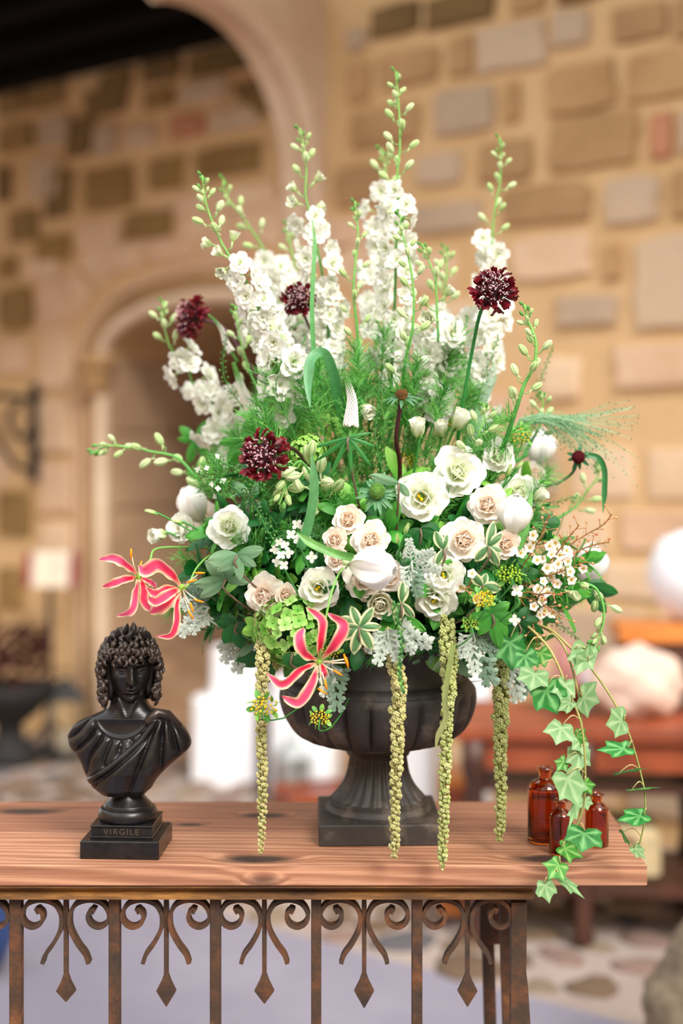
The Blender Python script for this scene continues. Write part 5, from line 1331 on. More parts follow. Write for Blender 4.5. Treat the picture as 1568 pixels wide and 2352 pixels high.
mophead('fine lime snowball viburnum head above left of centre', 748, 1000, 2.36, 62, 120, 9, VIF, 'viburnum')
mophead('smaller lime viburnum head just below left of the first', 706, 1040, 2.30, 42, 70, 9, VIF, 'viburnum')
mophead('green hydrangea head at lower left behind the ivory rose', 560, 1330, 2.34, 40, 24, 20, [HYF[2]], 'hydrangea')

# small white four-petal bouvardia, waxflower, yellow bupleurum
mb = MB()
for i in range(4): petal(mb, 1, .75, 1.35, 1.5, .1, .02, (.6, .3), (C(240, 240, 224), WHT), az=i * pi / 2, nu=4, nv=4)
mb.ball((0, 0, .03), .12, C(226, 226, 180), n=6, m=4); mb.tube([(0, 0, 0), (0, 0, -.8), (.1, 0, -2.2)], [.15, .12, .08], GP, n=6); BOU = mb.mesh('blossom', PET)
def cluster(name, label, cat, px, py, Y, items, me, size, stemcol=GM, tilt=.5, part='blossom', rad=.0011):
    c = at(px, py, Y); h = thing(name, label, cat, T(c)); j = c + Vector((0, .03, -.03))
    for q in items:
        p = at(q[0], q[1], Y + U(-.012, .012)); d = Vector((U(-tilt, tilt), -1, U(-tilt, tilt)))
        link(part, me[int(R() * len(me))] if isinstance(me, list) else me, h, face(p - c, d, U(0, 6), size / F * Y * U(.85, 1.1)))
        mb = MB(); mb.tube([p - c + Vector((0, .004, 0)), (p - c) * .5 + (j - c) * .5, j - c], rad, stemcol, n=4); mb.build('stem', STEM, h)
    M = T(c); stem_to(h, M, rad=.0016, name='main_stem')
cluster('bouvardia', 'small white four-petalled bouvardia cluster at left of centre', 'flower', 648, 1265, 2.12, [(640, 1245), (655, 1252), (645, 1275), (636, 1290), (652, 1298), (662, 1270), (630, 1262)], BOU, 13)
cluster('bouvardia', 'white bouvardia cluster just above right of the left one', 'flower', 690, 1225, 2.14, [(668, 1228), (682, 1205), (698, 1212), (686, 1240), (702, 1232), (716, 1280)], BOU, 14)
cluster('bouvardia', 'pair of small white bouvardia stars right of the yellow umbel', 'flower', 1185, 1365, 2.13, [(1187, 1356), (1182, 1424)], BOU, 16)
cluster('bouvardia', 'tiny white blossoms at left below the far bud spray', 'flower', 500, 1100, 2.30, [(475, 1075), (498, 1048), (487, 1112), (500, 1122), (512, 1104), (455, 1078), (495, 1140)], BOU, 8)
mb = MB()
for i in range(5): petal(mb, 1, .95, 1.1, 1.35, .25, .03, (.4, .15), (C(250, 240, 230), C(252, 244, 238)), az=i * 1.2566, nu=4, nv=3, r0=.15)
mb.lathe([(.45, -.25), (.5, .05), (.42, .12), (.2, .02)], 12, C(214, 196, 90)); mb.ball((0, 0, .08), .12, C(196, 120, 40), n=6, m=4); WAX = mb.mesh('blossom', PET)
mb = MB(); mb.ball((0, 0, 0), (.5, .5, .55), lambda d: mix(C(232, 206, 150), C(222, 130, 96), clamp(d.z * .6 + .5)), n=8, m=6); WBUD = mb.mesh('bud', PET)
def waxspray(label, pts, Y, nfl, nbd, Y2=None):
    Y2 = Y2 or Y + .06; n = len(pts); P = catmull([at(a, b, Y + (Y2 - Y) * i / (n - 1)) for i, (a, b) in enumerate(pts)], 8); B0 = P[-1]; L = along(P)
    r = thing('waxflower', label, 'waxflower', T(B0)); mb = MB(); mb.tube([p - B0 for p in P], .0011, C(166, 110, 60), n=5); mb.build('stem', STEM, r)
    nd = MB()
    for i in range(26):
        p, d = pos(P, L, L[-1] * (i + .5) / 30); s = Quaternion(d, i * 2.4) @ d.orthogonal().normalized(); e = p + (s - d * .8) * U(.008, .016); w_ = d.cross(s) * .0006
        nd.add([p - w_ - B0, p + w_ - B0, e - B0], [(0, 1, 2)], mix(GD, GL, R()))
    nd.build('needles', LEAF, r)['kind'] = 'stuff'
    for i in range(nbd + nfl):
        isb = i < nbd; p, d = pos(P, L, L[-1] * (.02 + .75 * i / (nbd + nfl))); s = Quaternion(d, i * 2.4 + 1) @ d.orthogonal().normalized(); s.y -= .35 if not isb else 0
        o_ = U(.010, .020) if isb else U(.012, .024); q = p + s * o_ - d * o_ * .6
        mb = MB(); mb.tube([p - B0, q - B0], .0006, C(176, 120, 70), n=4); mb.build('pedicel', STEM, r)
        if isb: link('bud', WBUD, r, face(q - B0, s - d, 0, .0042 * U(.8, 1.2)))
        else: link('blossom', WAX, r, face(q - B0, Vector((U(-.6, .6), -1, U(-.3, .5))), U(0, 6), .0078 * U(.85, 1.1)))
for lab, pts, Y, a, b in (
    ('waxflower spray reaching highest at right with orange buds', [(1405, 1180), (1385, 1205), (1350, 1225), (1310, 1250), (1270, 1280), (1230, 1310), (1180, 1340)], 2.24, 5, 12),
    ('waxflower spray at right just below the highest one', [(1400, 1245), (1370, 1250), (1335, 1262), (1290, 1290), (1240, 1320), (1190, 1345)], 2.22, 5, 9),
    ('waxflower spray right of the small blush rose', [(1262, 1180), (1250, 1210), (1238, 1240), (1220, 1270), (1200, 1300), (1180, 1330)], 2.18, 6, 8),
    ('waxflower spray full of tiny white cups in the right middle', [(1330, 1205), (1305, 1235), (1285, 1262), (1262, 1290), (1230, 1320), (1190, 1350)], 2.19, 9, 7),
    ('low waxflower spray with white cups beside the white tulip at right edge', [(1345, 1290), (1320, 1300), (1290, 1312), (1250, 1325), (1200, 1345)], 2.17, 9, 4),
    ('waxflower spray with rosy buds below the arching green stem', [(1290, 1368), (1262, 1362), (1235, 1365), (1210, 1360), (1180, 1370)], 2.15, 3, 7),
    ('waxflower spray trailing downward over the ivy stems', [(1290, 1420), (1265, 1400), (1240, 1385), (1215, 1375), (1180, 1370)], 2.16, 4, 8),
    ('waxflower sprig hanging beside the white bouvardia stars', [(1235, 1475), (1225, 1440), (1215, 1410), (1200, 1385), (1180, 1360)], 2.18, 2, 7),
    ('waxflower pair under the upper lisianthus over the urn rim', [(1062, 1352), (1078, 1350), (1085, 1362), (1090, 1385)], 2.10, 3, 2)):
    waxspray(lab, pts, Y, a, b)
def umbel(label, px, py, Y, r, n, col=C(230, 184, 40), down=False):
    c = at(px, py, Y); k = r / F * Y; h = thing('bupleurum', label, 'flower', T(c))
    mb = MB()
    for i in range(n):
        a = i * 2.4; q = k * sqrt((i + .5) / n); p = Vector((q * cos(a), U(-.4, .1) * k, q * sin(a) * .7)); mb.ball(p, k * .10 * U(.8, 1.3), mix(col, C(150, 190, 60), R() * .6), n=6, m=4)
    mb.build('florets', MATTE, h)['kind'] = 'stuff'
    for i in range(9):
        a = i * .7; me = LFS[i % 2]; link('bract', me, h, face(Vector((cos(a) * k * .6, .003, sin(a) * k * .5)), (cos(a), -.4, sin(a) + (-.2 if down else .2)), U(0, 6), k * .8))
    stem_to(h, T(c), rad=.0012)
mb = MB(); petal(mb, 1, .6, .2, .5, .2, .02, (.6, .6), (C(96, 168, 64), C(150, 204, 96)), nu=4, nv=5); LFS = [mb.mesh('bract', LEAF)]
mb = MB(); petal(mb, 1, .55, .3, .9, .2, .04, (.6, .6), (C(66, 146, 56), C(120, 186, 84)), nu=4, nv=5); LFS.append(mb.mesh('bract', LEAF))
for q in (('yellow umbel below the pair of lisianthus over the urn rim', 1110, 1376, 2.10, 26, 46), ('yellow umbel high behind the upright lisianthus cups', 1030, 952, 2.42, 36, 40), ('green umbel beside the white bouvardia star', 1170, 1318, 2.12, 30, 40, C(150, 180, 50)),
          ('yellow umbel hanging in front of the urn under the pink lily', 735, 1648, 2.13, 24, 34), ('yellow umbel against the leftmost amaranth strand', 606, 1622, 2.14, 32, 30), ('small yellow-green umbel at the urn rim near the second right strand', 1080, 1432, 2.12, 18, 22, C(200, 190, 60)),
          ('yellow umbel behind the pink hanging lily', 760, 1498, 2.17, 22, 24), ('yellow umbel at right between the thick bud stem and grass', 1195, 1000, 2.36, 26, 24), ('yellow umbel deep in the greens below the seed head', 935, 1060, 2.38, 26, 30)):
    umbel(*q)

# veronica spikes
def veronica(label, pts, Y, r):
    P = catmull([at(a, b, Y) for a, b in pts], 10); B0 = P[-1]; L = along(P); v = thing('veronica', label, 'flower', T(B0)); m = len(P)
    mb = MB(); mb.tube([p - B0 for p in P], [.001 + .002 * i / m for i in range(m)], C(90, 150, 70), n=5); mb.build('stem', STEM, v)
    mb = MB(); N = 330
    for i in range(N):
        t = (i + .5) / N; p, d = pos(P, L, L[-1] * t * .8); s = Quaternion(d, i * 2.4) @ d.orthogonal().normalized(); rr = r / F * Y * (.25 + .75 * t)
        c = mix(C(96, 150, 70), C(238, 232, 222), sstep(.15, .5, t)); mb.ball(p + s * rr - B0, rr * (.22 + .10 * t), c, n=5, m=4)
    mb.build('florets', MATTE, v)['kind'] = 'stuff'; stem_to(v, T(B0), rad=.002)
veronica('white veronica spike with green curled tip, upper centre', [(792, 852), (800, 885), (808, 920), (806, 960), (803, 1010)], 2.18, 15)
veronica('slanting white veronica spike among the left delphiniums', [(535, 832), (548, 870), (562, 910), (585, 950), (610, 1000)], 2.40, 15)
veronica('tiny white blossom tip of a green sprig beside the side-on scabiosa', [(478, 722), (495, 738), (510, 760), (520, 790), (545, 830)], 2.46, 8)

# ------------------------------------------------------------ foliage
def leafmesh(L, W, c0, c1, prof=(.7, .7), fold=.25, edge=None, ruf=.02, a0=.25, a1=.7, seed=0, nu=6, nv=8, vein=True):
    mb = MB(); petal(mb, L, W, a0, a1, 0, ruf, prof, (c0, c1), edge, nu=nu, nv=nv, seed=seed, fold=-fold); return mb.mesh('leaf', LEAF)
LV = {'dark': [leafmesh(1, .5, C(20, 84, 34), C(34, 112, 44), seed=k) for k in range(2)],
      'mid': [leafmesh(1, .45, C(44, 132, 40), C(90, 172, 62), seed=k, ruf=.04) for k in range(2)],
      'grey': [leafmesh(1, .34, C(84, 134, 92), C(142, 178, 138), seed=k, ruf=.03) for k in range(2)],
      'lime': [leafmesh(1, .5, C(100, 180, 60), C(156, 212, 90), seed=k, ruf=.04) for k in range(2)],
      'vari': [leafmesh(1, .46, C(66, 118, 66), C(104, 146, 92), edge=C(230, 228, 180), seed=k, ruf=.06, nu=8) for k in range(2)],
      'blade': [leafmesh(1, .16, C(34, 112, 48), C(72, 150, 70), prof=(.4, .7), seed=k) for k in range(2)]}
PROTO2 = {}
def sprig(kind, M, label, n=7, L=.05, key=None, cat='foliage', group=None, spread=.9, name='leafy_sprig'):
    key = key or (kind, n); 
    if key in PROTO2: 
        r = dup(PROTO2[key], M, label, group); return r
    r = thing(name, label, cat, M, group); mb = MB(); mb.tube([(0, 0, -1.6), (0, .03, -.6), (0, 0, .4)], [.035, .025, .015], GM if kind != 'grey' else C(150, 120, 90), n=5); mb.build('stem', STEM, r)
    for i in range(n):
        t = i / n; a = i * 2.4; th = .25 + spread * (1 - t) ; d = Vector((sin(th) * cos(a), sin(th) * sin(a), cos(th)))
        link('leaf', LV[kind][i % 2], r, T((0, 0, -.5 + .85 * t)) @ RZ(a) @ Matrix.Rotation(th * .8, 4, 'Y') @ Matrix.Scale(U(.8, 1.1), 4))
    PROTO2[key] = r; return r
fr = random.Random(11)
def dome(n, fn):
    k = 0
    while k < n:
        a = fr.uniform(-1, 1); b = fr.uniform(-1, .95)
        if a * a + b * b > 1: continue
        k += 1; c = -sqrt(max(0, 1 - a * a - b * b)); fn(k, Vector((a, c, b)))
G_F = {'dark': 'glossy dark green leafy sprigs filling the arrangement', 'mid': 'mid green leafy sprigs filling the arrangement', 'lime': 'lime green leafy sprigs filling the arrangement', 'grey': 'grey green leafy sprigs filling the arrangement', 'blade': 'narrow bladed green sprigs filling the arrangement'}
L_F = {'dark': 'dark green leafy sprig filling gaps between the flowers', 'mid': 'mid green leafy sprig filling gaps between the flowers', 'lime': 'lime green leafy sprig filling gaps between the flowers', 'grey': 'grey green leafy sprig filling gaps between the flowers', 'blade': 'narrow bladed green sprig filling gaps between the flowers'}
def putsprig(k, d):
    kind = ('dark', 'mid', 'dark', 'blade', 'mid', 'lime', 'dark', 'grey')[k % 8]; q = fr.uniform(.70, .93)
    p = BC + Vector((d.x * .385 * q, d.y * .245 * q, d.z * .215 * q - .01))
    dd = Vector((d.x * 1.2, d.y * .9, d.z * .9 - .05 + fr.uniform(-.3, .3)))
    reg = ('far left' if d.x < -.6 else 'left' if d.x < -.2 else 'middle' if d.x < .2 else 'right' if d.x < .6 else 'far right') + (', upper part' if d.z > .3 else ', mid height' if d.z > -.35 else ', low over the urn rim')
    sprig(kind, face(p, dd, fr.uniform(0, 6), fr.uniform(.038, .056)), L_F[kind].replace(' filling gaps between the flowers', ' between flowers, ' + reg), group=G_F[kind].replace(' filling the arrangement', ', ' + reg))
dome(150, putsprig)
# upper greens between the tall stems: feathery tufts
def tuft(M, reg='', first=[None]):
    if first[0] is None:
        r = thing('feathery_tuft', 'feathery thread-leaved green tuft ' + reg, 'foliage', M, 'feathery green tufts ' + reg)
        mb = MB(); mb.tube([(0, 0, -2.2), (0, 0, .3)], [.03, .015], GM, n=4); mb.build('stem', STEM, r)
        for k in range(4): link('feathery_leaf', FEA[k], r, T((0, 0, -.9 + .4 * k)) @ RZ(k * 1.6))
        first[0] = r
    else: dup(first[0], M, 'feathery thread-leaved green tuft ' + reg, 'feathery green tufts ' + reg)
for k in range(95):
    v = fr.random(); px = 860 + (fr.random() - .5) * (420 + 380 * v); py = 800 + 330 * v ** .8
    if abs(px - 860) > 250 and v < .5: py += 80
    tuft(face(at(px, py, fr.uniform(2.28, 2.56)), ((px - 860) / 500, fr.uniform(-.5, .2), 1), fr.uniform(0, 6), fr.uniform(.035, .055)), 'among the tall stems, ' + ('leftmost part' if px < 680 else 'left of centre' if px < 830 else 'right of centre' if px < 980 else 'rightmost part') + (', high' if py < 930 else ', low'))
def putt(k, d):
    p = BC + Vector((d.x * .37, d.y * .24, d.z * .21)) * fr.uniform(.8, .98)
    tuft(face(p, Vector((d.x, d.y * .6, d.z + .3)), 0, fr.uniform(.028, .045)), 'in the flower dome, ' + ('left side' if d.x < -.33 else 'middle' if d.x < .33 else 'right side') + (', upper part' if d.z > .1 else ', lower part'))
dome(60, putt)
# floral foam core covered with moss, standing in the urn
mb = MB(); mb.ball((0, 0, 0), (.235, .145, .135), lambda d: mix(C(22, 62, 30), C(40, 92, 44), .5 + .5 * sin(17 * d.x + 13 * d.z)), n=60, m=36, fn=lambda d: 1 + .04 * sin(21 * d.x) * sin(19 * d.z + 3) + .03 * sin(37 * d.y + 11 * d.x))
mo = mb.build('moss_mound', MATTE); mo.matrix_basis = T(BC + Vector((0, 0, .005))); tag(mo, 'dark green moss mound inside the urn that the stems stick into', 'moss')
# individually visible leaf groups
def vleaves(label, px, py, Y, leaves, kind='vari', cat='foliage', name='variegated_sprig', tocentre=True):
    c = at(px, py, Y); r = thing(name, label, cat, T(c))
    for (a, b, s, w_) in leaves:   # direction in px, size px, width scale
        d = Vector((a, -.35, -b)).normalized(); s_ = s / F * Y
        q = d.to_track_quat('Z', 'X'); m = q.to_matrix().to_4x4()
        # turn the blade face to the front
        n = m.to_3x3() @ Vector((-1, 0, 0)); best = min((k * .2 for k in range(32)), key=lambda an: ((m @ RZ(an)).to_3x3() @ Vector((-1, 0, 0))).dot(Vector((0, 1, 0))))
        link('leaf', LV[kind][int(s) % 2], r, m @ RZ(best + U(-.35, .35)) @ Matrix.Diagonal((s_, s_ * w_, s_, 1)))
    stem_to(r, T(c), rad=.0018, col=C(110, 90, 70))
vleaves('variegated cream-edged leaf rosette right of the pink hanging lily', 826, 1440, 2.10, [(-1, -.5, 50, 1.1), (-.3, -1, 52, 1), (.7, -.8, 55, 1), (1, -.1, 50, .9), (.6, .9, 62, 1), (-.1, 1, 66, 1), (-.8, .5, 58, 1), (-1, .1, 46, 1)])
vleaves('variegated sprig between the ranunculus and lisianthus pair', 922, 1385, 2.10, [(0, -1, 50, .9), (-.3, 1, 50, 1.1), (.5, .8, 46, 1), (.4, -.9, 40, .9)])
vleaves('variegated sprig left of the ivory rose on the right', 1018, 1262, 2.16, [(-.5, -1, 46, 1.2), (-.3, .6, 40, 1.1), (.3, -.9, 36, 1)])
vleaves('variegated sprig between the two blush roses on the right', 1120, 1255, 2.11, [(.4, -1, 60, .9), (.9, -.6, 46, 1.1), (.3, .9, 52, 1.1), (.8, .7, 44, 1.1), (-.7, .8, 46, 1.2), (1, .2, 36, 1)])
vleaves('variegated broad leaf pair over the yellow umbel', 1108, 1345, 2.12, [(.2, -.9, 30, 1.3), (-.5, -.4, 40, 1.4), (.9, .2, 44, 1.4), (-.2, .9, 38, 1.2)])
vleaves('grey-green wavy leaf sprig left of the large lower-left rose', 520, 1330, 2.20, [(-1, -.6, 66, 1.4), (-1, .3, 80, 1.1), (-.6, -1, 50, 1.2), (-.9, .8, 78, 1), (.4, -1, 50, 1.4), (.8, .2, 56, 1.2)], 'grey', name='leafy_sprig')
vleaves('pale grey-green leaf sprig under the left white lisianthus', 545, 1275, 2.17, [(-1, .15, 74, 1.5), (-.6, .6, 60, 1.3), (.9, -.1, 62, 1.5), (.9, .7, 52, 1.3), (.3, 1, 60, 1.2)], 'grey', name='leafy_sprig')
vleaves('dark glossy leaves low at left under the grey sprigs', 545, 1430, 2.26, [(-1, .2, 50, 1.3), (-.5, .9, 60, 1.2), (.2, 1, 62, 1.2), (.8, .5, 50, 1.2), (-.9, -.4, 44, 1.2)], 'dark', name='leafy_sprig')
vleaves('dark glossy leaves at the right edge behind the drooping buds', 1345, 1345, 2.38, [(1, .4, 80, .9), (.9, .9, 84, .8), (.6, 1, 64, .9), (1, -.2, 50, 1)], 'dark', name='leafy_sprig')
vleaves('dark rounded leaves right of the upright tulip', 1245, 1205, 2.32, [(-1, .3, 40, 1.8), (.9, -.2, 44, 1.8), (1, -.8, 40, 1.7), (.2, .8, 40, 1.6), (-.4, -.8, 36, 1.6)], 'dark', name='leafy_sprig')
vleaves('serrated narrow leaves under the white veronica spike', 800, 1005, 2.15, [(-1, .9, 100, .7), (-.5, 1, 110, .6), (.2, 1, 84, .8), (.7, .8, 90, .7), (1, .3, 70, .8), (-1, .3, 100, .6), (.9, -.3, 60, .7)], 'blade', name='leafy_sprig')
vleaves('broad blue-green leaf above left of the yellow-eyed lisianthus', 915, 1110, 2.18, [(-1, -.25, 70, 1.0), (.6, .9, 40, 1.4)], 'grey', name='leafy_sprig')
vleaves('dark green rounded leaf pair under the yellow-eyed lisianthus', 965, 1215, 2.20, [(.9, .2, 50, 1.8), (-.2, 1, 48, 1.6), (1, .8, 44, 1.5), (-.6, .6, 50, 1.4)], 'dark', name='leafy_sprig')
vleaves('lime leaves beside the left edge of the hydrangea', 596, 1440, 2.22, [(-.8, .3, 44, 1.3), (-.3, 1, 40, 1.3), (.6, .9, 44, 1.5), (-.9, -.5, 40, 1.2)], 'lime', name='leafy_sprig')
vleaves('round dark eucalyptus leaves below the hydrangea, against the urn', 672, 1500, 2.16, [(-.4, .8, 34, 2.0), (.9, .6, 32, 2.0), (.8, 1, 46, 1.4)], 'dark', name='leafy_sprig')
vleaves('green leaves at right over the senecio', 1130, 1410, 2.16, [(-1, .3, 66, 1), (-.6, .9, 60, 1.1), (.2, 1, 86, .8), (.9, .3, 60, 1.2), (.7, .9, 66, 1), (-.2, -1, 50, 1.2), (1, -.6, 50, 1.2)], 'mid', name='leafy_sprig')
vleaves('dark leaves at right above the first ivy leaves', 1190, 1430, 2.2, [(-.6, .9, 50, 1.2), (.2, 1, 60, 1.1), (.9, .6, 66, 1), (1, -.2, 50, 1.1), (-1, .1, 50, 1.2), (.5, -.9, 44, 1.1)], 'dark', name='leafy_sprig')
vleaves('mid green leaves behind the front left dark scabiosa', 560, 1010, 2.42, [(-.6, .9, 80, 1), (.4, -1, 60, 1.1), (-1, .2, 60, .9), (.9, -.5, 60, 1)], 'mid', name='leafy_sprig')
vleaves('blurred green leaves at left below the drooping white delphinium', 450, 1010, 2.60, [(-.7, -.6, 50, 1), (-1, .1, 44, .9), (-.4, 1, 60, .9), (.5, .9, 60, 1), (.6, -.9, 60, .9)], 'mid', name='leafy_sprig')

# dusty miller: silver lobed leaves
def dustyleaf(seed):
    r = random.Random(seed); mb = MB(); c0, c1 = C(170, 184, 168), C(226, 232, 222)
    def blade_(M, L, W): petal(mb, L, W, .12, .35, -.12, .01, (.55, .26), (c0, mix(c0, c1, r.uniform(.5, 1))), nu=2, nv=4, M=M)
    blade_(Matrix(), 1.0, .13)
    for i in range(5):
        z = .16 + .165 * i; l = .40 * (1 - .10 * i) * r.uniform(.85, 1.1)
        for sg in (-1, 1):
            an = sg * (.95 - .10 * i) * r.uniform(.9, 1.1); M = T((.02 * z, 0, z + r.uniform(-.02, .02))) @ Matrix.Rotation(-an, 4, 'X')
            blade_(M, l, .11)
            for a2 in (-.7, .65): blade_(M @ T((.04 * l, 0, l * .48)) @ Matrix.Rotation(-a2, 4, 'X'), l * .52, .085)
    for a2 in (-.6, .6): blade_(T((.1, 0, .8)) @ Matrix.Rotation(a2, 4, 'X'), .26, .12)
    return mb.mesh('silver_leaf', LEAF)
DUS = [dustyleaf(k) for k in range(3)]
def dustyleaf2(): 
    mb = MB(); m = DUS[0]; return m
DUD = []
for me in DUS:
    m2 = me.copy(); a = m2.color_attributes['Col']
    for k in range(len(a.data)): c = a.data[k].color; a.data[k].color = (c[0] * .30, c[1] * .42, c[2] * .33, 1)
    DUD.append(m2)
def dusty(label, px, py, Y, leaves, dark=()):
    c = at(px, py, Y); r = thing('dusty_miller', label, 'foliage', T(c))
    for i, (a, b, s) in enumerate(leaves):
        d = Vector((a, -.3, -b)).normalized(); m = d.to_track_quat('Z', 'X').to_matrix().to_4x4()
        best = min((k * .2 for k in range(32)), key=lambda an: ((m @ RZ(an)).to_3x3() @ Vector((-1, 0, 0))).dot(Vector((0, 1, 0))))
        o = link('silver_leaf', (DUD if i in dark else DUS)[i % 3], r, m @ RZ(best + U(-.3, .3)) @ Matrix.Scale(s / F * Y, 4))
        if i in dark: o['label'] = 'dark green leaf face'
    stem_to(r, T(c), rad=.0016, col=C(170, 180, 160))
dusty('silver dusty miller fanned over the urn rim at centre', 890, 1445, 2.12, [(-.9, 1, 70), (.3, 1, 76), (1, .35, 108), (.9, .75, 80), (-.3, 1, 84)])
dusty('silver dusty miller at far left below the gloriosa lilies', 480, 1395, 2.26, [(-1, .9, 92), (-.6, .9, 70), (-1, -.2, 86), (-1, -.7, 80), (-.6, -1, 78)], (3, 4))
dusty('silver dusty miller hanging lowest at left', 560, 1455, 2.30, [(-.7, 1, 80), (-.2, 1, 90), (-1, .6, 70)])
dusty('dusty miller hanging dark side out, right of the urn neck', 1085, 1450, 2.18, [(.05, 1, 96), (.35, 1, 128), (-.6, 1, 70), (.9, .6, 70)], (1, 3))
dusty('dusty miller hanging beside the rightmost amaranth strand', 1175, 1500, 2.24, [(.1, 1, 110), (.4, 1, 100), (-.2, 1, 80)], (1,))
dusty('silver dusty miller in the centre right of the big tulip', 945, 1290, 2.13, [(.2, 1, 80), (.9, .3, 70), (-.3, 1, 66), (.6, -.3, 60), (-.1, -.8, 56)], (0,))
dusty('dark dusty miller under the pink hanging lily', 765, 1510, 2.17, [(-.2, 1, 90), (.1, 1, 120), (-.6, .9, 64)], (1,))

# broad grass blades, feather grass plume, lacy pepper-grass
def blade(label, pts, Y, w, c0=C(60, 140, 66), c1=C(130, 184, 120), name='grass_blade', dy=0.0, twist=.4):
    n = len(pts); P = catmull([at(a, b, Y + dy * i / (n - 1)) for i, (a, b) in enumerate(pts)], 8); m = len(P); vs = []; cs = []; B0 = P[-1]
    for i, p in enumerate(P):
        t = i / (m - 1); tn = (P[min(i + 1, m - 1)] - P[max(0, i - 1)]).normalized(); sd = tn.cross(Vector((0, 1, 0))).normalized(); q = twist * sin(t * 4)
        sd = (sd * cos(q) + Vector((0, 1, 0)) * sin(q)); hw = w / F * Y / 2 * min(1, .1 + t * 4) ; nr = tn.cross(sd).normalized()
        for u in (-1, -.5, 0, .5, 1): vs.append(p + sd * u * hw + nr * abs(u) * hw * .35 - B0); cs.append(mix(c1, c0, t))
    mb = MB(); mb.add(vs, [(i * 5 + j, i * 5 + j + 1, (i + 1) * 5 + j + 1, (i + 1) * 5 + j) for i in range(m - 1) for j in range(4)], cs)
    o = mb.build(name, LEAF); o.matrix_basis = T(B0); tag(o, label, 'foliage'); return o
blade('broad green leaf folding over in an arch, upper centre left', [(712, 935), (708, 880), (716, 825), (742, 812), (762, 850), (776, 910), (800, 990)], 2.20, 25, C(36, 112, 44), C(98, 156, 104), dy=.1)
blade('thin upright green blade crossing the middle dark scabiosa', [(716, 500), (722, 560), (718, 640), (716, 720), (722, 820), (740, 920)], 2.34, 11)
blade('broad grey-green blade standing in front of the bud cluster', [(716, 1040), (720, 1110), (714, 1170), (700, 1232), (690, 1260)], 2.12, 23, C(60, 126, 66), C(96, 150, 96))
blade('green tulip leaf pointing left from the big tulip', [(680, 1222), (720, 1252), (770, 1272), (812, 1280)], 2.10, 20, C(84, 142, 62), C(116, 168, 88))
blade('green blade crossing behind the tall upright scabiosa stem', [(1132, 830), (1128, 870), (1108, 920), (1090, 980), (1060, 1080)], 2.50, 22, C(130, 166, 140), C(160, 186, 160))
blade('hooked narrow green leaf at far right under the small red bud', [(1384, 1178), (1388, 1130), (1388, 1080), (1374, 1052), (1350, 1046)], 2.34, 13, C(40, 110, 56), C(60, 130, 70))
blade('long straight green leaf rising beside the blush rose at right', [(1100, 1060), (1080, 1110), (1060, 1170), (1020, 1240)], 2.26, 14, C(40, 130, 40), C(70, 160, 60))
blade('pair leaf of the upright tulip, slim green blade at its right', [(1222, 1130), (1212, 1170), (1206, 1220), (1190, 1260)], 2.21, 16, C(96, 166, 80), C(130, 186, 110))
def grass_plume():
    root = thing('feather_grass', 'airy feather grass plume arching far to the right', 'grass', T(at(1190, 970, 2.4))); B0 = at(1190, 970, 2.4)
    mb = MB(); r = random.Random(8)
    for i in range(170):
        e = at(r.gauss(1375, 60), 0, 2.4); ex = clamp(r.gauss(1360, 65), 1230, 1465); ey = 975 + (ex - 1230) * r.uniform(-.25, .75) + r.uniform(-12, 25)
        m1 = at(1190 + (ex - 1190) * .45 + r.uniform(-12, 12), 958 + r.uniform(-4, 12), 2.4 + r.uniform(-.02, .02)); E = at(ex, ey, 2.4 + r.uniform(-.05, .05))
        P = catmull([B0 + Vector((0, 0, r.uniform(-.006, .006))), m1, E], 5); c = mix(C(110, 170, 120), C(176, 206, 170), r.random())
        for a, b in zip(P, P[1:]):
            s = Vector((0, 0, .0005)); mb.add([a - s - B0, a + s - B0, b + s * .7 - B0, b - s * .7 - B0], [(0, 1, 2, 3)], c)
        for k in range(2): 
            q = P[-1 - k] - B0; mb.ball(q, (.0009, .0009, .0016), C(70, 110, 70), n=4, m=3)
    mb.build('awns', LEAF, root, smooth=False)['kind'] = 'stuff'
    mb = MB(); mb.tube(catmull([Vector((0, 0, 0)), at(1150, 1040, 2.38) - B0, at(1050, 1200, 2.4) - B0], 5), .0015, GM, n=5); mb.build('stem', STEM, root)
grass_plume()
def lacy(label, pts, Y, n=36, c=GM, sz=.0035, wid=.012):
    P = catmull([at(a, b, Y) for a, b in pts], 8); B0 = P[-1]; L = along(P); r = thing('pepper_grass', label, 'foliage', T(B0))
    mb = MB(); mb.tube([p - B0 for p in P], .0007, c, n=4); mb.build('stem', STEM, r); mb = MB()
    for i in range(n):
        p, d = pos(P, L, L[-1] * (i + .5) / n); s = Quaternion(d, i * 2.4) @ d.orthogonal().normalized(); e = p + (s * .8 - d * .4) * wid * (.3 + .7 * i / n)
        mb.tube([p - B0, e - B0], .0003, c, n=3, cap=False); mb.ball(e - B0, (sz * .5, sz * .3, sz * .6), mix(GD, GL, R()), n=5, m=3)
    mb.build('seed_pods', LEAF, r)['kind'] = 'stuff'; return r
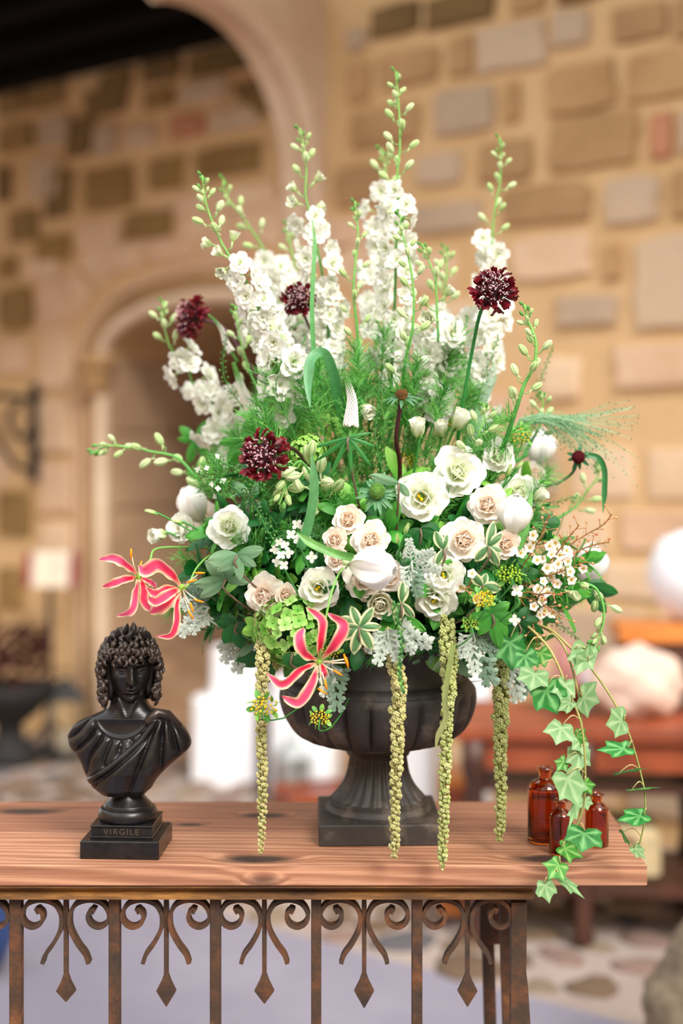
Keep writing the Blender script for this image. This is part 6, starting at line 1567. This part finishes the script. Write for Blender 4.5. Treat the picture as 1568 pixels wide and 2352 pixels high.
LC = [('beside the upright scabiosa stem at its left', [(1073, 725), (1060, 790), (1045, 870), (1030, 950)], 2.38), ('lacy stem right of the upright scabiosa stem', [(1145, 770), (1125, 830), (1100, 900), (1085, 960)], 2.40),
      ('at far upper right above the grass plume', [(1270, 795), (1250, 850), (1230, 910), (1210, 980)], 2.52), ('at left between far bud spray and bouvardia', [(480, 1050), (520, 1065), (560, 1090), (610, 1130)], 2.20),
      ('at left sloping under the front scabiosa', [(455, 1085), (520, 1110), (580, 1160), (640, 1230)], 2.18), ('dark lacy curl at upper left of the veronica', [(520, 770), (512, 830), (520, 880), (560, 940)], 2.42),
      ('over the white blossoms left of centre', [(700, 770), (690, 830), (700, 890), (720, 950)], 2.34), ('between middle scabiosa and thin bud spike', [(775, 700), (785, 770), (790, 830), (800, 900)], 2.46),
      ('in the gap right of the thin bud spike', [(848, 800), (850, 860), (856, 920), (860, 980)], 2.40), ('over the greens left of the seed head', [(870, 930), (862, 980), (866, 1030), (880, 1090)], 2.24),
      ('below the left bud cluster', [(560, 1120), (590, 1170), (610, 1210), (640, 1260)], 2.14), ('at right beside the grass plume base', [(1330, 1140), (1290, 1150), (1250, 1180), (1210, 1230)], 2.44),
      ('drooping over the ivy at right', [(1330, 1470), (1290, 1440), (1250, 1420), (1200, 1400)], 2.36)]
for lab, pts, Y in LC: lacy('lacy green pepper grass stem ' + lab.replace('lacy stem ', ''), pts, Y)

# hanging amaranthus strands
def amaranth(label, pts, Y, w0, w1, n, col, wisp=0):
    P = catmull([at(a, b, y) for a, b, y in [(q + (Y,))[:3] for q in pts]], 8); L = along(P); B0 = P[0]
    r = thing('hanging_amaranth', label, 'amaranth', T(B0), 'hanging green amaranth strands'); mb = MB()
    mb.tube([p - B0 for p in P], .0018, col, n=5); mb.build('stem', STEM, r)
    K = 6; seg = [MB() for _ in range(K)]; rr = random.Random(n)
    for i in range(n):
        t = (i + .5) / n; p, d = pos(P, L, L[-1] * t); wd = .80 * (w0 + (w1 - w0) * t) / F * Y * (1 if t < .96 else .7); a = i * 2.4 + rr.uniform(-.4, .4)
        s = Quaternion(d, a) @ d.orthogonal().normalized(); c = p + s * wd * .5 * rr.uniform(.6, 1.0) - B0; R_ = wd * rr.uniform(.22, .42)
        M_ = (s + d * .2).to_track_quat('Z', 'Y').to_matrix().to_4x4(); cl = mix(col, mix(C(214, 208, 156), C(150, 160, 92), rr.random()), rr.random() * .6)
        for q in range(11):
            th = 1.5 * sqrt((q + .5) / 11); ph = q * 2.4; dd = M_ @ Vector((sin(th) * cos(ph), sin(th) * sin(ph), cos(th)))
            seg[min(K - 1, int(t * K))].ball(c + dd * R_ * .75, R_ * .36, mix(cl, (.75, .75, .5), .15 * rr.random()), n=5, m=3)
        seg[min(K - 1, int(t * K))].ball(c, R_ * .8, mix(cl, (.2, .25, .05), .25), n=6, m=4)
    for k in range(K): seg[k].build('catkin_cluster', MATTE, r)
    return r
CA1, CA2 = C(178, 170, 108), C(162, 172, 98)
amaranth('leftmost hanging amaranth strand, ending over the dark knot', [(603, 1405, 2.22), (604, 1480, 2.19), (602, 1560, 2.18), (600, 1640, 2.18), (601, 1740, 2.18), (603, 1850, 2.19), (599, 1962, 2.20)], 2.18, 34, 18, 190, CA1)
amaranth('short amaranth side strand beside the leftmost long one', [(615, 1400, 2.24), (628, 1450, 2.21), (632, 1500, 2.21), (634, 1540, 2.21)], 2.21, 18, 14, 50, CA1)
amaranth('knobbly amaranth strand in front of the urn bowl and foot', [(905, 1450, 2.16), (908, 1520, 2.14), (918, 1580, 2.13), (912, 1640, 2.13), (913, 1700, 2.13), (908, 1800, 2.14), (906, 1900, 2.15), (905, 1970, 2.16)], 2.13, 38, 20, 170, CA1)
amaranth('amaranth strand right of the urn foot, hanging lowest over the plank edge', [(1026, 1420, 2.16), (1024, 1500, 2.14), (1030, 1580, 2.14), (1026, 1680, 2.14), (1020, 1800, 2.14), (1018, 1900, 2.15), (1015, 1996, 2.16)], 2.14, 33, 21, 210, CA2)
amaranth('short amaranth side strand on the one right of the urn foot', [(1036, 1430, 2.18), (1044, 1480, 2.16), (1046, 1530, 2.16), (1040, 1580, 2.16)], 2.16, 13, 12, 50, CA2)
amaranth('rightmost amaranth strand, below the first ivy leaf', [(1155, 1490, 2.24), (1152, 1560, 2.24), (1150, 1640, 2.24), (1148, 1740, 2.25), (1150, 1840, 2.26), (1146, 1932, 2.27)], 2.24, 40, 20, 170, CA2)
blade('withered curling leaf on the strand right of the urn foot', [(1000, 1722), (1006, 1690), (1024, 1650), (1022, 1600), (1030, 1540), (1040, 1480)], 2.115, 13, C(134, 150, 84), C(150, 150, 100), name='curled_leaf')
# green bead strand over the knobbly strand
lacy('string of tiny green pods hanging over the knobbly amaranth strand', [(925, 1590), (916, 1540), (922, 1480), (912, 1420), (905, 1380)], 2.10, 46, C(90, 170, 90), .0055, .006)

# ------------------------------------------------------------ ivy
def ivyleaf(c0, c1, vein, seed, narrow=1.0):
    lob = [(0.0, 1.0), (0.19, .74), (.33, .60), (.60, .60), (.57, .36), (.48, .14), (.50, -.08), (.32, -.20), (.09, -.13)]
    r = random.Random(seed); out = [(x * r.uniform(.9, 1.1) * narrow, z) for x, z in lob]; out2 = [(-x * r.uniform(.88, 1.12), z) for x, z in reversed(out[1:])]
    ol = out + [(0, -.02)] + out2; N = len(ol)
    def surf(x, z): return (-.22 * (x * x) - .10 * z * z + .10 * abs(x) + .02 * sin(9 * x + seed) * sin(8 * z), x, z)
    mb = MB(); vs = [surf(0, .12)]; cs = [mix(c1, vein, .6)]
    tips = {0, 3, 6, 12, 15} if N >= 18 else {0, 3, 6}
    for q in (.35, .7, 1.0):
        for k, (x, z) in enumerate(ol):
            X_, Z_ = x * q, .12 + (z - .12) * q; vs.append(surf(X_, Z_)); c = mix(c0, c1, q)
            if k in tips and q < .95: c = vein
            cs.append(c)
    fs = [(0, 1 + k, 1 + (k + 1) % N) for k in range(N)]
    for g_ in range(2): fs += [(1 + g_ * N + k, 1 + (g_ + 1) * N + k, 1 + (g_ + 1) * N + (k + 1) % N, 1 + g_ * N + (k + 1) % N) for k in range(N)]
    mb.add(vs, fs, cs); return mb.mesh('leaf', LEAF)
IVD = [ivyleaf(C(22, 104, 36), C(34, 126, 44), C(120, 186, 110), k) for k in range(3)]
IVP = [ivyleaf(C(112, 158, 98), C(128, 172, 112), C(172, 202, 150), k + 5) for k in range(3)]
IVN = [ivyleaf(C(104, 162, 98), C(124, 178, 112), C(172, 202, 150), k + 9, .6) for k in range(2)]
IVM = [ivyleaf(C(70, 150, 50), C(60, 140, 44), C(150, 200, 110), k + 13) for k in range(2)]
def ivy(label, pts, leaves, col=C(150, 150, 80)):
    P = catmull([at(*q) for q in pts], 8); B0 = P[0]; r = thing('ivy_trail', label, 'ivy', T(B0)); L = along(P)
    mb = MB(); mb.tube([p - B0 for p in P], [.0022 - .0012 * i / len(P) for i in range(len(P))], lambda t: mix(C(176, 160, 100), C(116, 140, 60), t), n=6); mb.build('stem', STEM, r)
    for (ax, ay, tx, ty, w_, kind) in leaves:
        # nearest point of the trail in the picture gives the leaf its depth
        best = min(P, key=lambda p: (CX + p.x * F / p.y - ax) ** 2 + (YH + (ZC - p.z) * F / p.y - ay) ** 2); Y = best.y - .012
        a = at(ax, ay, Y); b = at(tx, ty, Y - .006); d = b - a; Ln = d.length / 1.0; m = d.to_track_quat('Z', 'X').to_matrix().to_4x4()
        an = min((k * .1 for k in range(63)), key=lambda an: ((m @ RZ(an)).to_3x3() @ Vector((-1, 0, 0))).dot(Vector((.15, 1, .1))))
        me = {'d': IVD, 'p': IVP, 'n': IVN, 'm': IVM}[kind[0]]; me = me[int(ax) % len(me)]; wd = w_ / F * Y / 1.05
        if kind.endswith('e'): an += 1.15; wd *= 2.1
        lf_ = link('leaf', me, r, T(a - B0) @ m @ RZ(an + U(-.2, .2)) @ Matrix.Diagonal((Ln, wd, Ln, 1)))
        if kind[0] in 'pn': lf_['label'] = 'pale leaf underside'
        j = best; mb = MB(); mb.tube(catmull([j - B0, (j + a) * .5 + Vector((0, -.01, .012)) - B0, a - B0], 4), .0009, C(186, 170, 110), n=5); mb.build('petiole', STEM, r)
ivy('longest ivy trail, hanging past the bottles over the plank edge', [(1190, 1420, 2.22), (1235, 1460, 2.18), (1270, 1505, 2.16), (1306, 1590, 2.15), (1334, 1662, 2.14), (1343, 1753, 2.14), (1341, 1843, 2.15), (1318, 1910, 2.15), (1285, 1968, 2.15), (1262, 2010, 2.15), (1252, 2040, 2.15)],
    [(1170, 1467, 1176, 1541, 70, 'd'), (1205, 1500, 1212, 1552, 52, 'd'), (1228, 1543, 1218, 1588, 70, 'p'), (1250, 1579, 1281, 1640, 74, 'd'), (1299, 1566, 1288, 1618, 46, 'p'), (1313, 1611, 1278, 1633, 34, 'p'), (1290, 1666, 1276, 1712, 60, 'p'),
     (1300, 1780, 1330, 1856, 66, 'p'), (1328, 1836, 1303, 1905, 34, 'n'), (1342, 1908, 1334, 1959, 82, 'd'), (1290, 1946, 1340, 1970, 40, 'm'), (1286, 1983, 1258, 2020, 52, 'm'), (1284, 2014, 1343, 2063, 36, 'n'), (1250, 2028, 1262, 2075, 44, 'p'), (1340, 1796, 1360, 1826, 34, 'm')])
ivy('ivy trail hanging just behind the longest one', [(1180, 1430, 2.26), (1246, 1441, 2.23), (1292, 1481, 2.20), (1320, 1560, 2.19), (1334, 1640, 2.19), (1338, 1740, 2.19), (1334, 1830, 2.20), (1330, 1900, 2.21)],
    [(1239, 1495, 1252, 1534, 50, 'm'), (1335, 1600, 1378, 1612, 72, 'p'), (1345, 1490, 1322, 1552, 60, 'p'), (1322, 1690, 1350, 1700, 40, 'm'), (1330, 1724, 1325, 1777, 54, 'p'), (1338, 1700, 1310, 1722, 44, 'p'), (1342, 1836, 1350, 1862, 30, 'p'), (1298, 1745, 1276, 1772, 30, 'm')])
ivy('ivy trail farthest right, hanging clear beyond the plank end', [(1190, 1425, 2.26), (1261, 1445, 2.22), (1310, 1488, 2.2), (1355, 1532, 2.19), (1409, 1611, 2.18), (1446, 1691, 2.17), (1474, 1789, 2.17), (1482, 1843, 2.16), (1478, 1895, 2.16), (1466, 1948, 2.16)],
    [(1350, 1520, 1320, 1500, 54, 'p'), (1432, 1655, 1388, 1664, 66, 'p'), (1440, 1718, 1368, 1728, 22, 'de'), (1420, 1776, 1492, 1758, 20, 'de'), (1450, 1814, 1521, 1803, 28, 'de'), (1478, 1872, 1416, 1888, 22, 'de'), (1428, 1912, 1453, 1950, 18, 'de'), (1456, 1946, 1482, 1972, 26, 'p')])
